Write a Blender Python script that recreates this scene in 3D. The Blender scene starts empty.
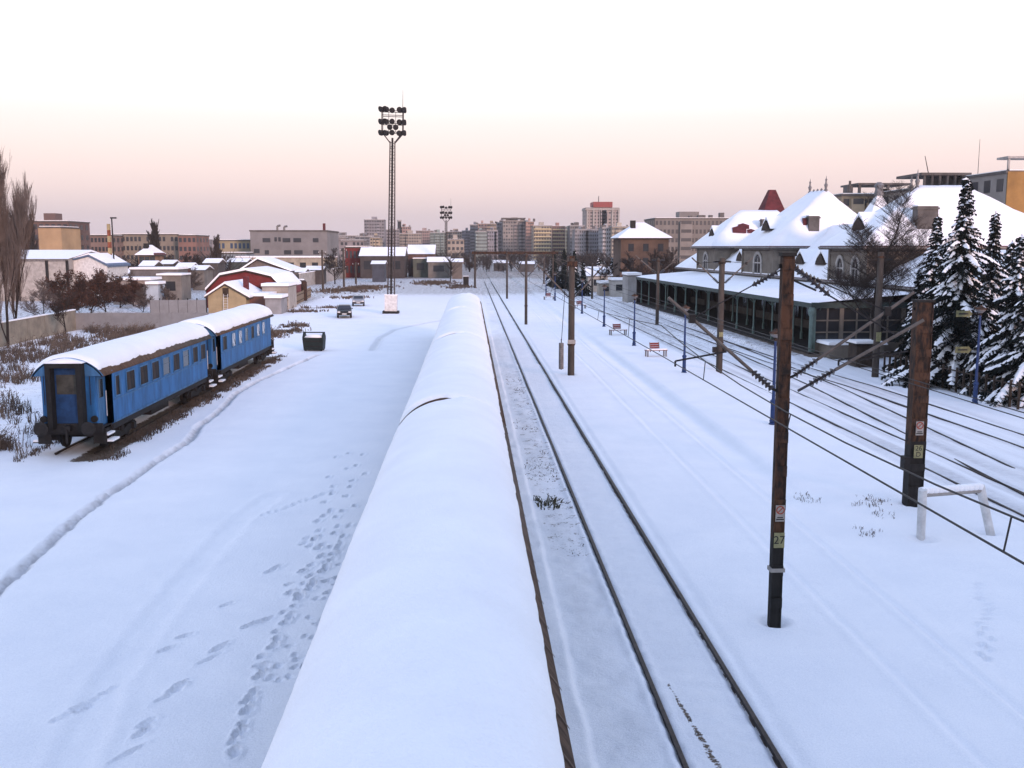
import bpy, bmesh, math, random
import numpy as np
from mathutils import Vector, Matrix
R = math.radians
S = bpy.context.scene
COL = S.collection
random.seed(7)

# ---------------------------------------------------------------- camera
CAMH, F, VPX, VPY = 7.85, 1000.0, 470.0, 247.0
TH = math.atan((384 - VPY) / F)
PSI = math.atan((512 - VPX) / F * math.cos(TH))
cd = bpy.data.cameras.new('camera')
cam = bpy.data.objects.new('camera', cd)
COL.objects.link(cam)
cam.location = (0, 0, CAMH)
cam.rotation_euler = (math.pi / 2 - TH, 0, -PSI)
cd.sensor_width = 36
cd.lens = 36 * F / 1024
cd.clip_start = 0.3
cd.clip_end = 12000
S.camera = cam

# ---------------------------------------------------------------- world
SUN_AZ, SUN_EL = 150, 11          # azimuth clockwise from +Y (the view along the tracks)
w = bpy.data.worlds.new('World'); S.world = w; w.use_nodes = True
nt = w.node_tree; nt.nodes.clear()
out = nt.nodes.new('ShaderNodeOutputWorld')
bg = nt.nodes.new('ShaderNodeBackground')
sky = nt.nodes.new('ShaderNodeTexSky'); sky.sky_type = 'NISHITA'; sky.sun_disc = False
sky.sun_elevation = R(SUN_EL); sky.sun_rotation = R(SUN_AZ); sky.dust_density = 2.0
tc = nt.nodes.new('ShaderNodeTexCoord')
sep = nt.nodes.new('ShaderNodeSeparateXYZ')
nt.links.new(tc.outputs['Generated'], sep.inputs[0])
rmp = nt.nodes.new('ShaderNodeValToRGB')
nt.links.new(sep.outputs['Z'], rmp.inputs[0])
def s2l(c):
    return tuple(((v / 255) / 12.92 if v <= 10 else (((v / 255) + 0.055) / 1.055) ** 2.4) for v in c)
stops = [(0.0, s2l((192, 178, 189))), (0.03, s2l((204, 187, 194))), (0.055, s2l((226, 203, 203))), (0.085, s2l((239, 216, 212))),
         (0.12, s2l((246, 229, 225))), (0.165, (0.97, 0.93, 0.93)), (0.22, (1.0, 1.0, 1.02)), (0.40, (0.70, 0.79, 0.99)), (1.0, (0.40, 0.54, 0.92))]
el = rmp.color_ramp.elements
el[0].position = stops[0][0]; el[0].color = (*stops[0][1], 1)
el[1].position = stops[-1][0]; el[1].color = (*stops[-1][1], 1)
for p, c in stops[1:-1]:
    c = tuple(q*(0.91 if p < 0.13 else 0.97) for q in c) if p < 0.3 else c
    e = el.new(p); e.color = (*c, 1)
mul = nt.nodes.new('ShaderNodeVectorMath'); mul.operation = 'SCALE'; mul.inputs[3].default_value = 0.015
nt.links.new(sky.outputs[0], mul.inputs[0])
add = nt.nodes.new('ShaderNodeVectorMath'); add.operation = 'ADD'
nt.links.new(mul.outputs[0], add.inputs[0]); nt.links.new(rmp.outputs[0], add.inputs[1])
nt.links.new(add.outputs[0], bg.inputs[0]); bg.inputs[1].default_value = 0.95
nt.links.new(bg.outputs[0], out.inputs[0])
# ---------------------------------------------------------------- sun: low and soft, behind the camera to the right
sl = bpy.data.lights.new('sun', 'SUN'); so = bpy.data.objects.new('sun', sl); COL.objects.link(so)
sl.energy = 2.4; sl.angle = R(10); sl.color = (1.0, 0.64, 0.54)
sdir = Vector((math.sin(R(SUN_AZ)) * math.cos(R(SUN_EL)), math.cos(R(SUN_AZ)) * math.cos(R(SUN_EL)), math.sin(R(SUN_EL))))
so.rotation_euler = sdir.to_track_quat('Z', 'Y').to_euler()
so.location = sdir * 50
S.view_settings.view_transform = 'Standard'; S.view_settings.look = 'None'
S.view_settings.gamma = 1; S.view_settings.exposure = 0.43; S.view_settings.use_curve_mapping = False
S.cycles.max_bounces = 5; S.cycles.volume_bounces = 0

# ---------------------------------------------------------------- pixel of the photograph -> place in the world
def ray(px, py):
    a, b = (px - 512) / F, -(py - 384) / F
    r = (math.cos(PSI), -math.sin(PSI), 0)
    u = (math.sin(PSI) * math.sin(TH), math.cos(PSI) * math.sin(TH), math.cos(TH))
    f = (math.sin(PSI) * math.cos(TH), math.cos(PSI) * math.cos(TH), -math.sin(TH))
    return [f[i] + a * r[i] + b * u[i] for i in range(3)]
def G(px, py, z=0.0):
    d = ray(px, py); t = (z - CAMH) / d[2]
    return Vector((d[0] * t, d[1] * t, z))
def D(px, py, y):
    d = ray(px, py); t = y / d[1]
    return Vector((d[0] * t, y, CAMH + d[2] * t))

# ---------------------------------------------------------------- materials
MATS = {}
def mat(name, col, rough=0.8, var=0.25, scale=3.0, col2=None, bump=0.0, bscale=20.0, metal=0.0, spec=0.3, stretch=None, thr=None):
    if name in MATS: return MATS[name]
    m = bpy.data.materials.new(name); m.use_nodes = True
    n = m.node_tree; b = n.nodes['Principled BSDF']
    b.inputs['Roughness'].default_value = rough; b.inputs['Metallic'].default_value = metal
    b.inputs['Specular IOR Level'].default_value = spec
    t = n.nodes.new('ShaderNodeTexCoord')
    src = t.outputs['Object']
    if stretch:
        mp = n.nodes.new('ShaderNodeMapping'); mp.inputs['Scale'].default_value = stretch
        n.links.new(src, mp.inputs[0]); src = mp.outputs[0]
    nz = n.nodes.new('ShaderNodeTexNoise'); nz.inputs['Scale'].default_value = scale; nz.inputs['Detail'].default_value = 6
    nz.inputs['Roughness'].default_value = 0.65
    n.links.new(src, nz.inputs['Vector'])
    cr = n.nodes.new('ShaderNodeValToRGB')
    c2 = col2 if col2 else tuple(max(0, c * (1 - var * 1.4)) for c in col)
    c1 = col if col2 else tuple(min(1, c * (1 + var * 0.6)) for c in col)
    lo, hi = thr if thr else (0.32, 0.68)
    cr.color_ramp.elements[0].position = lo; cr.color_ramp.elements[0].color = (*c2, 1)
    cr.color_ramp.elements[1].position = hi; cr.color_ramp.elements[1].color = (*c1, 1)
    n.links.new(nz.outputs['Fac'], cr.inputs[0]); n.links.new(cr.outputs[0], b.inputs['Base Color'])
    if bump:
        n2 = n.nodes.new('ShaderNodeTexNoise'); n2.inputs['Scale'].default_value = bscale; n2.inputs['Detail'].default_value = 4
        n.links.new(t.outputs['Object'], n2.inputs['Vector'])
        bp = n.nodes.new('ShaderNodeBump'); bp.inputs['Strength'].default_value = bump; bp.inputs['Distance'].default_value = 0.05
        n.links.new(n2.outputs['Fac'], bp.inputs['Height']); n.links.new(bp.outputs[0], b.inputs['Normal'])
    MATS[name] = m
    return m
SNOW = mat('snow', (0.86, 0.87, 0.90), 0.65, 0.03, 1.5, bump=0.3, bscale=22, spec=0.2)
SNOWR = mat('snow_roof', (0.86, 0.87, 0.90), 0.65, 0.04, 0.6, bump=0.5, bscale=24, spec=0.2)
RAIL = mat('rail_steel', (0.055, 0.042, 0.036), 0.6, 0.4, 6, metal=0.3)
BALLAST = mat('ballast', (0.12, 0.09, 0.07), 0.95, 0.4, 12)
BLUE = mat('blue_paint', (0.024, 0.130, 0.33), 0.55, 0.38, 1.6, bump=0.05, stretch=(1, 1, 0.3))
BLUED = mat('blue_paint_old', (0.05, 0.15, 0.30), 0.6, 0.35, 2.2, stretch=(1, 1, 0.3))
GREENC = mat('green_coach', (0.05, 0.09, 0.07), 0.6, 0.3, 1.1, stretch=(1, 1, 0.3))
ROOFB = mat('coach_roof', (0.13, 0.085, 0.060), 0.9, 0.4, 2.5, col2=(0.050, 0.034, 0.026), stretch=(1, 4, 1))
BLACK = mat('black_iron', (0.018, 0.016, 0.016), 0.75, 0.4, 5)
RUBBER = mat('rubber', (0.015, 0.014, 0.014), 0.9, 0.3, 4)
GLASS = mat('glass_dark', (0.03, 0.032, 0.036), 0.12, 0.2, 1, spec=0.5)
CURT = mat('brown_blind', (0.040, 0.024, 0.017), 0.5, 0.35, 3.0, col2=(0.006, 0.005, 0.005), stretch=(1, 1, 0.2), thr=(0.45, 0.6), spec=0.12)
PALEG = mat('pale_pane', (0.40, 0.42, 0.46), 0.2, 0.25, 2.5, col2=(0.03, 0.03, 0.03), spec=0.5, thr=(0.42, 0.5))
RUST = mat('rusty_steel', (0.075, 0.036, 0.020), 0.85, 0.4, 7, col2=(0.012, 0.009, 0.008), bump=0.3, bscale=40, stretch=(1, 1, 0.35), thr=(0.40, 0.60))
RUSTD = mat('tarred_steel', (0.018, 0.016, 0.015), 0.8, 0.4, 6, bump=0.2, bscale=40, stretch=(1, 1, 0.3))
POLEC = mat('pole_concrete', (0.065, 0.053, 0.045), 0.9, 0.3, 4, stretch=(1, 1, 0.25))
TUBE = mat('galvanised_tube', (0.11, 0.095, 0.085), 0.6, 0.3, 6, metal=0.2)
INSUL = mat('brown_insulator', (0.022, 0.013, 0.012), 0.3, 0.2, 3, spec=0.5)
WIRE = mat('copper_wire', (0.03, 0.028, 0.028), 0.6, 0.2, 2)
YSIGN = mat('yellow_sign', (0.24, 0.23, 0.12), 0.6, 0.25, 8)
WSIGN = mat('white_sign', (0.30, 0.28, 0.26), 0.6, 0.15, 8)
RSIGN = mat('red_sign', (0.28, 0.05, 0.03), 0.6, 0.2, 8)
INK = mat('ink', (0.02, 0.02, 0.02), 0.7, 0.1, 8)
LBLUE = mat('lamp_blue', (0.016, 0.04, 0.13), 0.5, 0.25, 4)
REDP = mat('bench_red', (0.17, 0.022, 0.016), 0.6, 0.3, 5)
STEELG = mat('grey_steel', (0.19, 0.18, 0.18), 0.6, 0.3, 4, metal=0.2)
WHITEP = mat('white_paint', (0.60, 0.60, 0.60), 0.7, 0.2, 3)
MASTD = mat('mast_steel', (0.050, 0.040, 0.038), 0.7, 0.3, 3)
CONCR = mat('concrete', (0.36, 0.34, 0.32), 0.9, 0.25, 1.5, bump=0.1)
CONCD = mat('dark_concrete', (0.11, 0.10, 0.095), 0.9, 0.3, 1.0)
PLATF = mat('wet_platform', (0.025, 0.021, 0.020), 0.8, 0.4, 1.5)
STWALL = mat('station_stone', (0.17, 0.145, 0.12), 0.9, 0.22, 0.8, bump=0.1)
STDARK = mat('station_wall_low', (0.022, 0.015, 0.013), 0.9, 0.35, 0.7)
TILE = mat('red_tile', (0.105, 0.022, 0.026), 0.85, 0.35, 2.0)
EAVE = mat('eave_wood', (0.07, 0.054, 0.046), 0.85, 0.3, 2)
CANG = mat('canopy_green', (0.032, 0.055, 0.052), 0.6, 0.3, 2)
POSTG = mat('post_green', (0.13, 0.19, 0.175), 0.6, 0.25, 2)
GREYF = mat('grey_fence', (0.20, 0.205, 0.215), 0.8, 0.15, 0.8)
BEIGE = mat('beige_wall', (0.24, 0.21, 0.165), 0.9, 0.3, 0.8, bump=0.1)
YELH = mat('yellow_render', (0.34, 0.275, 0.17), 0.9, 0.18, 0.8)
REDB = mat('red_sheet', (0.15, 0.020, 0.022), 0.6, 0.25, 0.7)
WOODD = mat('dark_wood', (0.045, 0.031, 0.023), 0.9, 0.35, 3)
WOODF = mat('fence_wood', (0.23, 0.17, 0.115), 0.9, 0.3, 3)
TREEB = mat('bark', (0.022, 0.017, 0.015), 0.95, 0.35, 4)
TWIG = mat('twig', (0.040, 0.031, 0.027), 0.95, 0.3, 1)
TWIGP = mat('pale_twig', (0.115, 0.092, 0.082), 0.95, 0.3, 1)
BROWNL = mat('brown_leaf', (0.065, 0.032, 0.022), 0.9, 0.5, 0.7)
NEEDLE = mat('needle', (0.008, 0.013, 0.011), 0.9, 0.5, 1.5)
NEEDLEF = mat('needle_far', (0.010, 0.018, 0.015), 0.9, 0.45, 1.0)
DRY = mat('dry_weed', (0.115, 0.088, 0.070), 0.95, 0.45, 0.5)
GREENW = mat('green_weed', (0.075, 0.075, 0.05), 0.9, 0.4, 3)
CARBLK = mat('car_black', (0.012, 0.012, 0.014), 0.3, 0.1, 1, spec=0.5)
CARSIL = mat('car_silver', (0.30, 0.31, 0.34), 0.35, 0.1, 1, metal=0.3, spec=0.5)
BINGREEN = mat('bin_green', (0.010, 0.017, 0.016), 0.6, 0.3, 3)
CHROME = mat('headlight_glass', (0.6, 0.6, 0.6), 0.2, 0.1, 3)
REDL = mat('tail_red', (0.35, 0.02, 0.02), 0.4, 0.1, 3)
WINB = mat('far_window', (0.04, 0.043, 0.052), 0.35, 0.35, 0.12, spec=0.4)

# ---------------------------------------------------------------- mesh helpers
class MB:
    def __init__(s): s.v = []; s.f = []
    def add(s, vs, fs):
        o = len(s.v); s.v += [tuple(p) for p in vs]; s.f += [tuple(i + o for i in f) for f in fs]; return s
    def box(s, x0, x1, y0, y1, z0, z1):
        return s.add([(x0,y0,z0),(x1,y0,z0),(x1,y1,z0),(x0,y1,z0),(x0,y0,z1),(x1,y0,z1),(x1,y1,z1),(x0,y1,z1)],
              [(0,3,2,1),(4,5,6,7),(0,1,5,4),(1,2,6,5),(2,3,7,6),(3,0,4,7)])
    def beam(s, p, q, w, h, up=(0,0,1)):
        p, q = Vector(p), Vector(q); d = (q - p).normalized(); u = Vector(up)
        if abs(d.dot(u)) > 0.95: u = Vector((0,1,0))
        r = d.cross(u).normalized(); u = r.cross(d)
        vs = []
        for c in (p, q):
            for a, b in ((-1,-1),(1,-1),(1,1),(-1,1)): vs.append(c + r*a*w/2 + u*b*h/2)
        return s.add(vs, [(0,1,2,3),(7,6,5,4),(0,4,5,1),(1,5,6,2),(2,6,7,3),(3,7,4,0)])
    def tube(s, p, q, r0, r1=None, n=8, cap=True):
        r1 = r0 if r1 is None else r1
        p, q = Vector(p), Vector(q); d = (q - p)
        if d.length < 1e-6: return s
        d.normalize(); a = d.orthogonal().normalized(); b = d.cross(a)
        vs = []
        for c, r in ((p, r0), (q, r1)):
            for i in range(n):
                t = 2*math.pi*i/n; vs.append(c + a*math.cos(t)*r + b*math.sin(t)*r)
        fs = [(i, (i+1) % n, n+(i+1) % n, n+i) for i in range(n)]
        if cap: fs += [tuple(range(n-1,-1,-1)), tuple(range(n, 2*n))]
        return s.add(vs, fs)
    def strip(s, *a): return s
    def path(s, pts, r, n=6):
        for a, b in zip(pts[:-1], pts[1:]): s.tube(a, b, r, r, n)
        return s
    def lathe(s, prof, c=(0,0,0), n=12, axis='z'):
        vs = []
        for r, z in prof:
            for i in range(n):
                t = 2*math.pi*i/n; x, y = r*math.cos(t), r*math.sin(t)
                vs.append((c[0]+x, c[1]+y, c[2]+z) if axis == 'z' else (c[0]+x, c[1]+z, c[2]+y))
        fs = []
        for k in range(len(prof)-1):
            for i in range(n):
                j = (i+1) % n; fs.append((k*n+i, k*n+j, (k+1)*n+j, (k+1)*n+i))
        fs += [tuple(range(n-1,-1,-1)), tuple((len(prof)-1)*n+i for i in range(n))]
        return s.add(vs, fs)
    def prism(s, poly, a0, a1, axis='y'):
        # poly: list of 2D points in the other two axes (x,z for y; y,z for x; x,y for z)
        def m(p, a):
            return (p[0], a, p[1]) if axis == 'y' else ((a, p[0], p[1]) if axis == 'x' else (p[0], p[1], a))
        n = len(poly); vs = [m(p, a0) for p in poly] + [m(p, a1) for p in poly]
        fs = [tuple(range(n-1,-1,-1)), tuple(range(n, 2*n))] + [(i, (i+1) % n, n+(i+1) % n, n+i) for i in range(n)]
        return s.add(vs, fs)
    def face(s, *ps): return s.add(ps, [tuple(range(len(ps)))])
    def mesh(s, name, m=None, smooth=False, recalc=True):
        me = bpy.data.meshes.new(name); me.from_pydata(s.v, [], s.f)
        if recalc and len(s.f) < 60000:
            bm = bmesh.new(); bm.from_mesh(me); bmesh.ops.recalc_face_normals(bm, faces=bm.faces[:]); bm.to_mesh(me); bm.free()
        if smooth: me.polygons.foreach_set('use_smooth', [True]*len(me.polygons))
        if m: me.materials.append(m)
        return me
    def build(s, name, m, parent=None, smooth=False, recalc=True, loc=None):
        return inst(name, s.mesh(name, m, smooth, recalc), parent, loc)
def inst(name, me, parent=None, loc=None, rot=None):
    o = bpy.data.objects.new(name, me); COL.objects.link(o)
    if parent: o.parent = parent
    if loc is not None: o.location = loc
    if rot is not None: o.rotation_euler = rot
    return o
def tag(o, label, cat, group=None):
    o['label'] = label; o['category'] = cat
    if group: o['group'] = group
    return o
def thing(name, label, cat, loc=(0,0,0), rz=0, group=None):
    o = bpy.data.objects.new(name, None); COL.objects.link(o); o.location = loc; o.rotation_euler = (0, 0, rz)
    o.empty_display_size = 0.3
    return tag(o, label, cat, group)
def struct(o): o['kind'] = 'structure'; return o
def stuff(o): o['kind'] = 'stuff'; return o
def dup(root, label, loc=None, rz=None):
    r = root.copy(); COL.objects.link(r); r['label'] = label
    if loc is not None: r.location = loc
    if rz is not None: r.rotation_euler = (0, 0, rz)
    def kids(a, b):
        for ch in list(a.children):
            c = ch.copy(); COL.objects.link(c); c.parent = b; kids(ch, c)
    kids(root, r)
    return r

# value noise for shaping the snow
def hashn(ix, iy, seed):
    h = (ix.astype(np.int64) * 374761393 + iy.astype(np.int64) * 668265263 + seed * 974634777) & 0xFFFFFFFF
    h = ((h ^ (h >> 13)) * 1274126177) & 0xFFFFFFFF
    return ((h ^ (h >> 16)) & 0xFFFF) / 65535.0
def noise(x, y, seed=0):
    ix, iy = np.floor(x), np.floor(y); fx, fy = x-ix, y-iy
    fx = fx*fx*(3-2*fx); fy = fy*fy*(3-2*fy)
    a, b = hashn(ix, iy, seed), hashn(ix+1, iy, seed); c, d = hashn(ix, iy+1, seed), hashn(ix+1, iy+1, seed)
    return (a*(1-fx)+b*fx)*(1-fy) + (c*(1-fx)+d*fx)*fy - 0.5
def fbm(x, y, seed=0, o=3):
    r = 0; a = 1.0
    for k in range(o): r = r + a*noise(x*2**k, y*2**k, seed+k*17); a *= 0.5
    return r
def n1(t, seed=0): return float(noise(np.array([t]), np.array([seed*3.7+0.31]), seed)[0])
# ================================================================ the ground: one sheet of snow
def sstep(a, b, v):
    t = np.clip((v-a)/(b-a), 0, 1); return t*t*(3-2*t)
def axis(parts):
    r = []
    for a, b, st in parts:
        n = max(1, int(round((b-a)/st))); r += list(np.linspace(a, b, n, endpoint=False))
    return r
gx = [-4000, -2400, -1400, -800, -450, -250] + axis([(-160,-60,4),(-60,-36,0.6),(-36,-18,0.16),(-18,-9,0.085),(-9,-1.5,0.05),(-1.5,1.0,0.3),(1.0,5.4,0.045),(5.4,10.6,0.06),(10.6,27,0.16),(27,60,1.2),(60,160,5)]) + [160, 250, 450, 800, 1400, 2400, 4000]
gy = axis([(-120,0,12),(0,11,1),(11,13,0.2),(13,24,0.065),(24,26,0.1),(26,40,0.14),(40,64,0.22),(64,110,0.5),(110,200,1.5),(200,400,8)]) + [400, 500, 650, 850, 1100, 1500, 2100, 3000, 4200, 6000]
gx, gy = np.array(gx), np.array(gy)
X, Y = np.meshgrid(gx, gy)
H = 0.05*fbm(X/7, Y/7, 1) + 0.022*fbm(X/0.9, Y/1.6, 5) + 0.008*fbm(X/0.3, Y/0.3, 6)
def xof(pts):   # piecewise-linear x(y)
    ys = [p[0] for p in pts]; xs = [p[1] for p in pts]
    return np.interp(Y, ys, xs)
near = (X > 0.6) & (X < 6.2)
# strip between the standing train and the open track
t = sstep(0.9, 1.3, X) * (1 - sstep(2.9, 3.15, X))
H += t * (0.05*fbm(X/0.5, Y/0.7, 9) - 0.06)
edge = 1.85 + 0.05*noise(Y/1.3, Y*0, 3)
H += 0.07 * (1 - sstep(edge-0.05, edge+0.08, X)) * (0.8+0.8*noise(Y/2.1, X*0, 61)) * sstep(0.6, 1.2, X)
# open track
TRX = (3.25, 4.75)
inner = sstep(3.2, 3.3, X) * (1 - sstep(4.7, 4.8, X))
sl_ = np.cos(Y/0.62*2*np.pi)
H += inner * (-0.075 + 0.009*sl_*(1+2*noise(Y/5, X*0, 14)) + 0.02*fbm(X/0.35, Y/0.35, 12))
H += sstep(2.9, 3.2, X) * (1 - sstep(3.2, 3.28, X)) * (-0.03 + 0.008*sl_)
H += sstep(4.95, 5.25, X) * (1 - sstep(9.4, 9.9, X)) * 0.055
for xr in TRX:
    dd = np.abs(X - xr - (0.008*sl_ if xr < 4 else 0.0))
    H -= 0.09*np.exp(-(dd/0.062)**2)
    H += 0.022*np.exp(-((dd-0.17)/0.05)**2) * (0.6 + 0.8*noise(Y/0.3, X*0, 4))
# buried track, then the island platform
for xr, dp in ((7.8, 0.03), (9.3, 0.04)):
    H -= 1.5*dp*np.exp(-((X-xr-0.03*noise(Y/3, X*0, 8))/0.06)**2) * (0.8+0.6*noise(Y/4, X*0, 2))
    H += 0.8*dp*np.exp(-((X-xr+0.20)/0.10)**2)
H -= 0.07*np.exp(-((X-10.15)/0.28)**2) * sstep(25, 45, Y)
pl = sstep(10.3, 10.8, X) * (1 - sstep(15.25, 15.5, X)) * sstep(28, 40, Y)
H += 0.20*pl
# rails towards the station show only where the snow lets them
def trackA(y): return np.interp(y, [0, 400], [17.05, 17.05])
def trackB(y): return np.interp(y, [0, 30, 43, 50, 56, 75, 90], [17.6, 18.4, 19.35, 19.8, 20.2, 20.7, 20.9])
def trackC(y): return np.interp(y, [0, 40, 55, 68, 80, 100, 400], [22.6, 22.6, 22.3, 21.2, 20.9, 20.6, 20.6])
for tr in (trackA, trackB, trackC):
    for sgn in (-0.72, 0.72):
        dd = np.abs(X - tr(Y) - sgn)
        H -= (0.050 + 0.055*fbm(Y/2.6, X*0 + sgn*3 + tr(0)*1.7, 21, 2))*np.exp(-(dd/0.15)**2) * (Y < 170)
sp = sstep(22.2, 22.35, X) * sstep(68.5, 70, Y) * (1 - sstep(139, 141, Y)) * (1 - sstep(60, 66, X))
H += 0.22*sp
# left side: verge of the blue coaches, weed bank
H += -0.10*np.exp(-((X+15.5)/1.6)**2) * sstep(34, 38, Y) * (1-sstep(70, 76, Y))
for xr_ in (16.1, 18.4, 19.6, 21.6): H -= 0.03*np.exp(-((X-xr_-0.4*noise(Y/15, X*0, 77))/0.12)**2)*(Y < 140)
H += 0.12*fbm(X/1.4, Y/1.4, 31) * sstep(17.5, 20, -X) * sstep(26, 34, Y) * (1-sstep(70, 90, Y))
H += 0.10*sstep(12.6, 13.6, -X)*(1-sstep(13.6, 14.4, -X)) * sstep(34, 40, Y) * (1-sstep(70, 74, Y)) * (0.6+1.2*noise(X/0.8, Y/0.8, 33))
# trodden path and prints
def carve(pts, wd, dp, lip=0.3, wob=0.0):
    global H
    P = [G(*p) for p in pts]
    best = np.full(X.shape, 1e9)
    for a, b in zip(P[:-1], P[1:]):
        ax, ay, bx, by = a.x, a.y, b.x, b.y; L2 = (bx-ax)**2+(by-ay)**2
        tt = np.clip(((X-ax)*(bx-ax)+(Y-ay)*(by-ay))/L2, 0, 1)
        best = np.minimum(best, np.hypot(X-ax-tt*(bx-ax), Y-ay-tt*(by-ay)))
    best = np.maximum(0, best + wob*fbm(X/0.35, Y/0.35, 41))
    H += -dp*np.exp(-(best/wd)**4) + lip*dp*np.exp(-((best-1.5*wd)/(0.45*wd))**2)
carve([(-20,606),(15,575),(45,548),(75,520),(105,497),(140,473),(170,452),(188,441),(200,425),(218,412),(235,394),(258,381),(290,367),(318,355)], 0.15, 0.17, 0.10, 0.16)
carve([(60,790),(105,690),(150,625),(200,565),(240,520),(275,495)], 0.30, 0.035, 0.4, 0.1)
carve([(372,350),(380,338),(395,330),(425,323),(450,319)], 0.22, 0.06, 0.3, 0.1)
carve([(275,512),(300,503),(335,490)], 0.05, 0.05, 0.3, 0.05)
def prints(lst, l=0.30, wd=0.11, dp=0.13):
    global H
    for px, py, ang in lst:
        c = G(px, py); a = R(ang)
        dx, dy = X-c.x, Y-c.y
        if c.y > 60: continue
        u = dx*math.sin(a)+dy*math.cos(a); v = dx*math.cos(a)-dy*math.sin(a)
        q = (u/l)**2 + (v/wd)**2
        H += np.where(q < 14, -dp*np.exp(-q**4) + 0.30*dp*np.exp(-((np.sqrt(q)-1.35)/0.25)**2), 0)
Z = lambda x, y: (x/2.2727, 430+y/2.2727)
pr = []
for cx, cy, a in [(545,690,15),(535,735,-10),(562,640,15),(572,610,-5),(592,560,20),(600,540,0),(622,495,15),(632,478,0),(650,440,18),(662,425,0),(680,385,15),(660,372,20),(684,376,0),(708,355,15),(715,345,0),(733,322,15),(742,310,0),(757,283,15),(768,270,5),(722,270,10),(735,262,0),(762,235,15)]:
    pr.append((*Z(cx, cy), a))
prints(pr, 0.17, 0.085, 0.13)
prints([(px+3.2*math.cos(k*2.1), py-9-2*math.sin(k*1.7), a+20) for k, (px, py, a) in enumerate(pr)], 0.10, 0.075, 0.10)
prints([(*Z(x, y), a) for x, y, a in [(325,690,25),(335,668,25),(402,588,28),(412,578,28),(495,500,30),(505,492,30),(515,398,30),(420,470,40),(380,500,35),(608,432,30),(585,440,30),(565,447,30),(690,322,30),(632,312,30),(615,322,30),(700,245,25),(690,258,25),(755,185,25)]], 0.20, 0.07, 0.08)
prints([(*Z(290, 738), 30), (*Z(382,605),30), (*Z(478,520),30)], 0.34, 0.05, 0.06)
dots = [(*Z(130+i*22, 660-i*13), 50) for i in range(7)] + [(*Z(150+i*26, 655-i*14), 50) for i in range(3)] + [(*Z(600+i*17, 192-i*6), 60) for i in range(10)]
prints(dots, 0.10, 0.06, 0.05)
rng = random.Random(3)
prints([(*Z(600+rng.uniform(0,90)+ i*4, 560-i*5.5+rng.uniform(-25,25)), rng.uniform(-40,60)) for i in range(64)], 0.11, 0.06, 0.06)
for px, py in ((774,625),(912,505),(571,376),(719,373),(562,369),(684,373),(634,346),(772,425),(922,541),(987,533)):
    c = G(px, py); rr_ = np.hypot(X-c.x, (Y-c.y)); H += -0.10*np.exp(-(rr_/0.26)**4) + 0.03*np.exp(-((rr_-0.42)/0.12)**2)
prints([(330-0.27*(py-540)*1.0+rng.uniform(-9,9)+(10 if k % 2 else -10), py+rng.uniform(-3,3), rng.uniform(0,35)) for k, py in enumerate(range(452, 600, 4))], 0.15, 0.08, 0.11)
prints([(985+rng.uniform(-8,8), 585+i*5, rng.uniform(0,60)) for i in range(16)], 0.12, 0.07, 0.06)
H = np.where(near, H, H)
def near_path(pts):
    P = [G(*p) for p in pts]; best = np.full(X.shape, 1e9)
    for a, b in zip(P[:-1], P[1:]):
        L2 = (b.x-a.x)**2+(b.y-a.y)**2; q = np.clip(((X-a.x)*(b.x-a.x)+(Y-a.y)*(b.y-a.y))/L2, 0, 1)
        best = np.minimum(best, np.hypot(X-a.x-q*(b.x-a.x), Y-a.y-q*(b.y-a.y)))
    return best
# dirt: soil, slush and litter with a shape of its own
DI = np.zeros_like(H)
DI = np.maximum(DI, 0.40*sstep(1.9, 2.1, X)*(1-sstep(3.1, 3.2, X)) * sstep(18, 26, Y) * (1-sstep(60, 90, Y)))
DI = np.maximum(DI, 0.20*inner*(1-sstep(60, 100, Y)))
for xr in TRX: DI = np.maximum(DI, 0.50*np.exp(-((X-xr)/0.07)**2))
DI = np.maximum(DI, 0.66*np.exp(-((X+14.35)/0.95)**4) * sstep(36.5, 37.6, Y) * (1-sstep(72, 74, Y)))
DI = np.maximum(DI, 0.39*sstep(17, 18.5, -X) * (1-sstep(30, 40, -X)) * sstep(22, 30, Y) * (1-sstep(85, 97, Y)))
DI = np.maximum(DI, 0.90*sp*sstep(23.2, 24.2, X)); DI = np.maximum(DI, 0.44*sp)
DI = np.maximum(DI, 0.62*np.exp(-((X-15.45)/0.28)**2) * sstep(48, 60, Y))
DI = np.maximum(DI, 0.42*sstep(15.5, 16, X)*(1-sstep(23, 24, X)) * sstep(60, 80, Y))
DI = np.maximum(DI, 0.30*sstep(15.5, 16, X)*(1-sstep(23, 24, X)) * sstep(20, 30, Y))
DI = np.maximum(DI, 0.46*sstep(125, 175, Y)*(1-sstep(60,90,np.abs(X)))); DI = np.maximum(DI, 0.32*sstep(130, 170, Y)); DI = np.maximum(DI, 0.50*sstep(190, 260, Y))
DI = np.maximum(DI, 0.46*sstep(19, 24, -X)*sstep(97, 100, Y)); DI = np.maximum(DI, 0.36*sstep(28, 32, X)*sstep(30, 40, Y))
for px, py, rx, ry, s in [(282,331,2.0,2.2,0.85),(265,336,1.6,2.4,0.8),(318,308,3.4,1.0,0.75),(300,312,2.0,1.0,0.7),(345,290,4.0,8,0.8),(372,288,4.5,8,0.7),(352,297,3,4,0.7),(440,283,5,10,0.5),(458,286,3,10,0.5),(425,280,5,10,0.5)]:
    c = G(px, py); DI = np.maximum(DI, s*np.exp(-(((X-c.x)/rx)**2+((Y-c.y)/ry)**2)))
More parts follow.
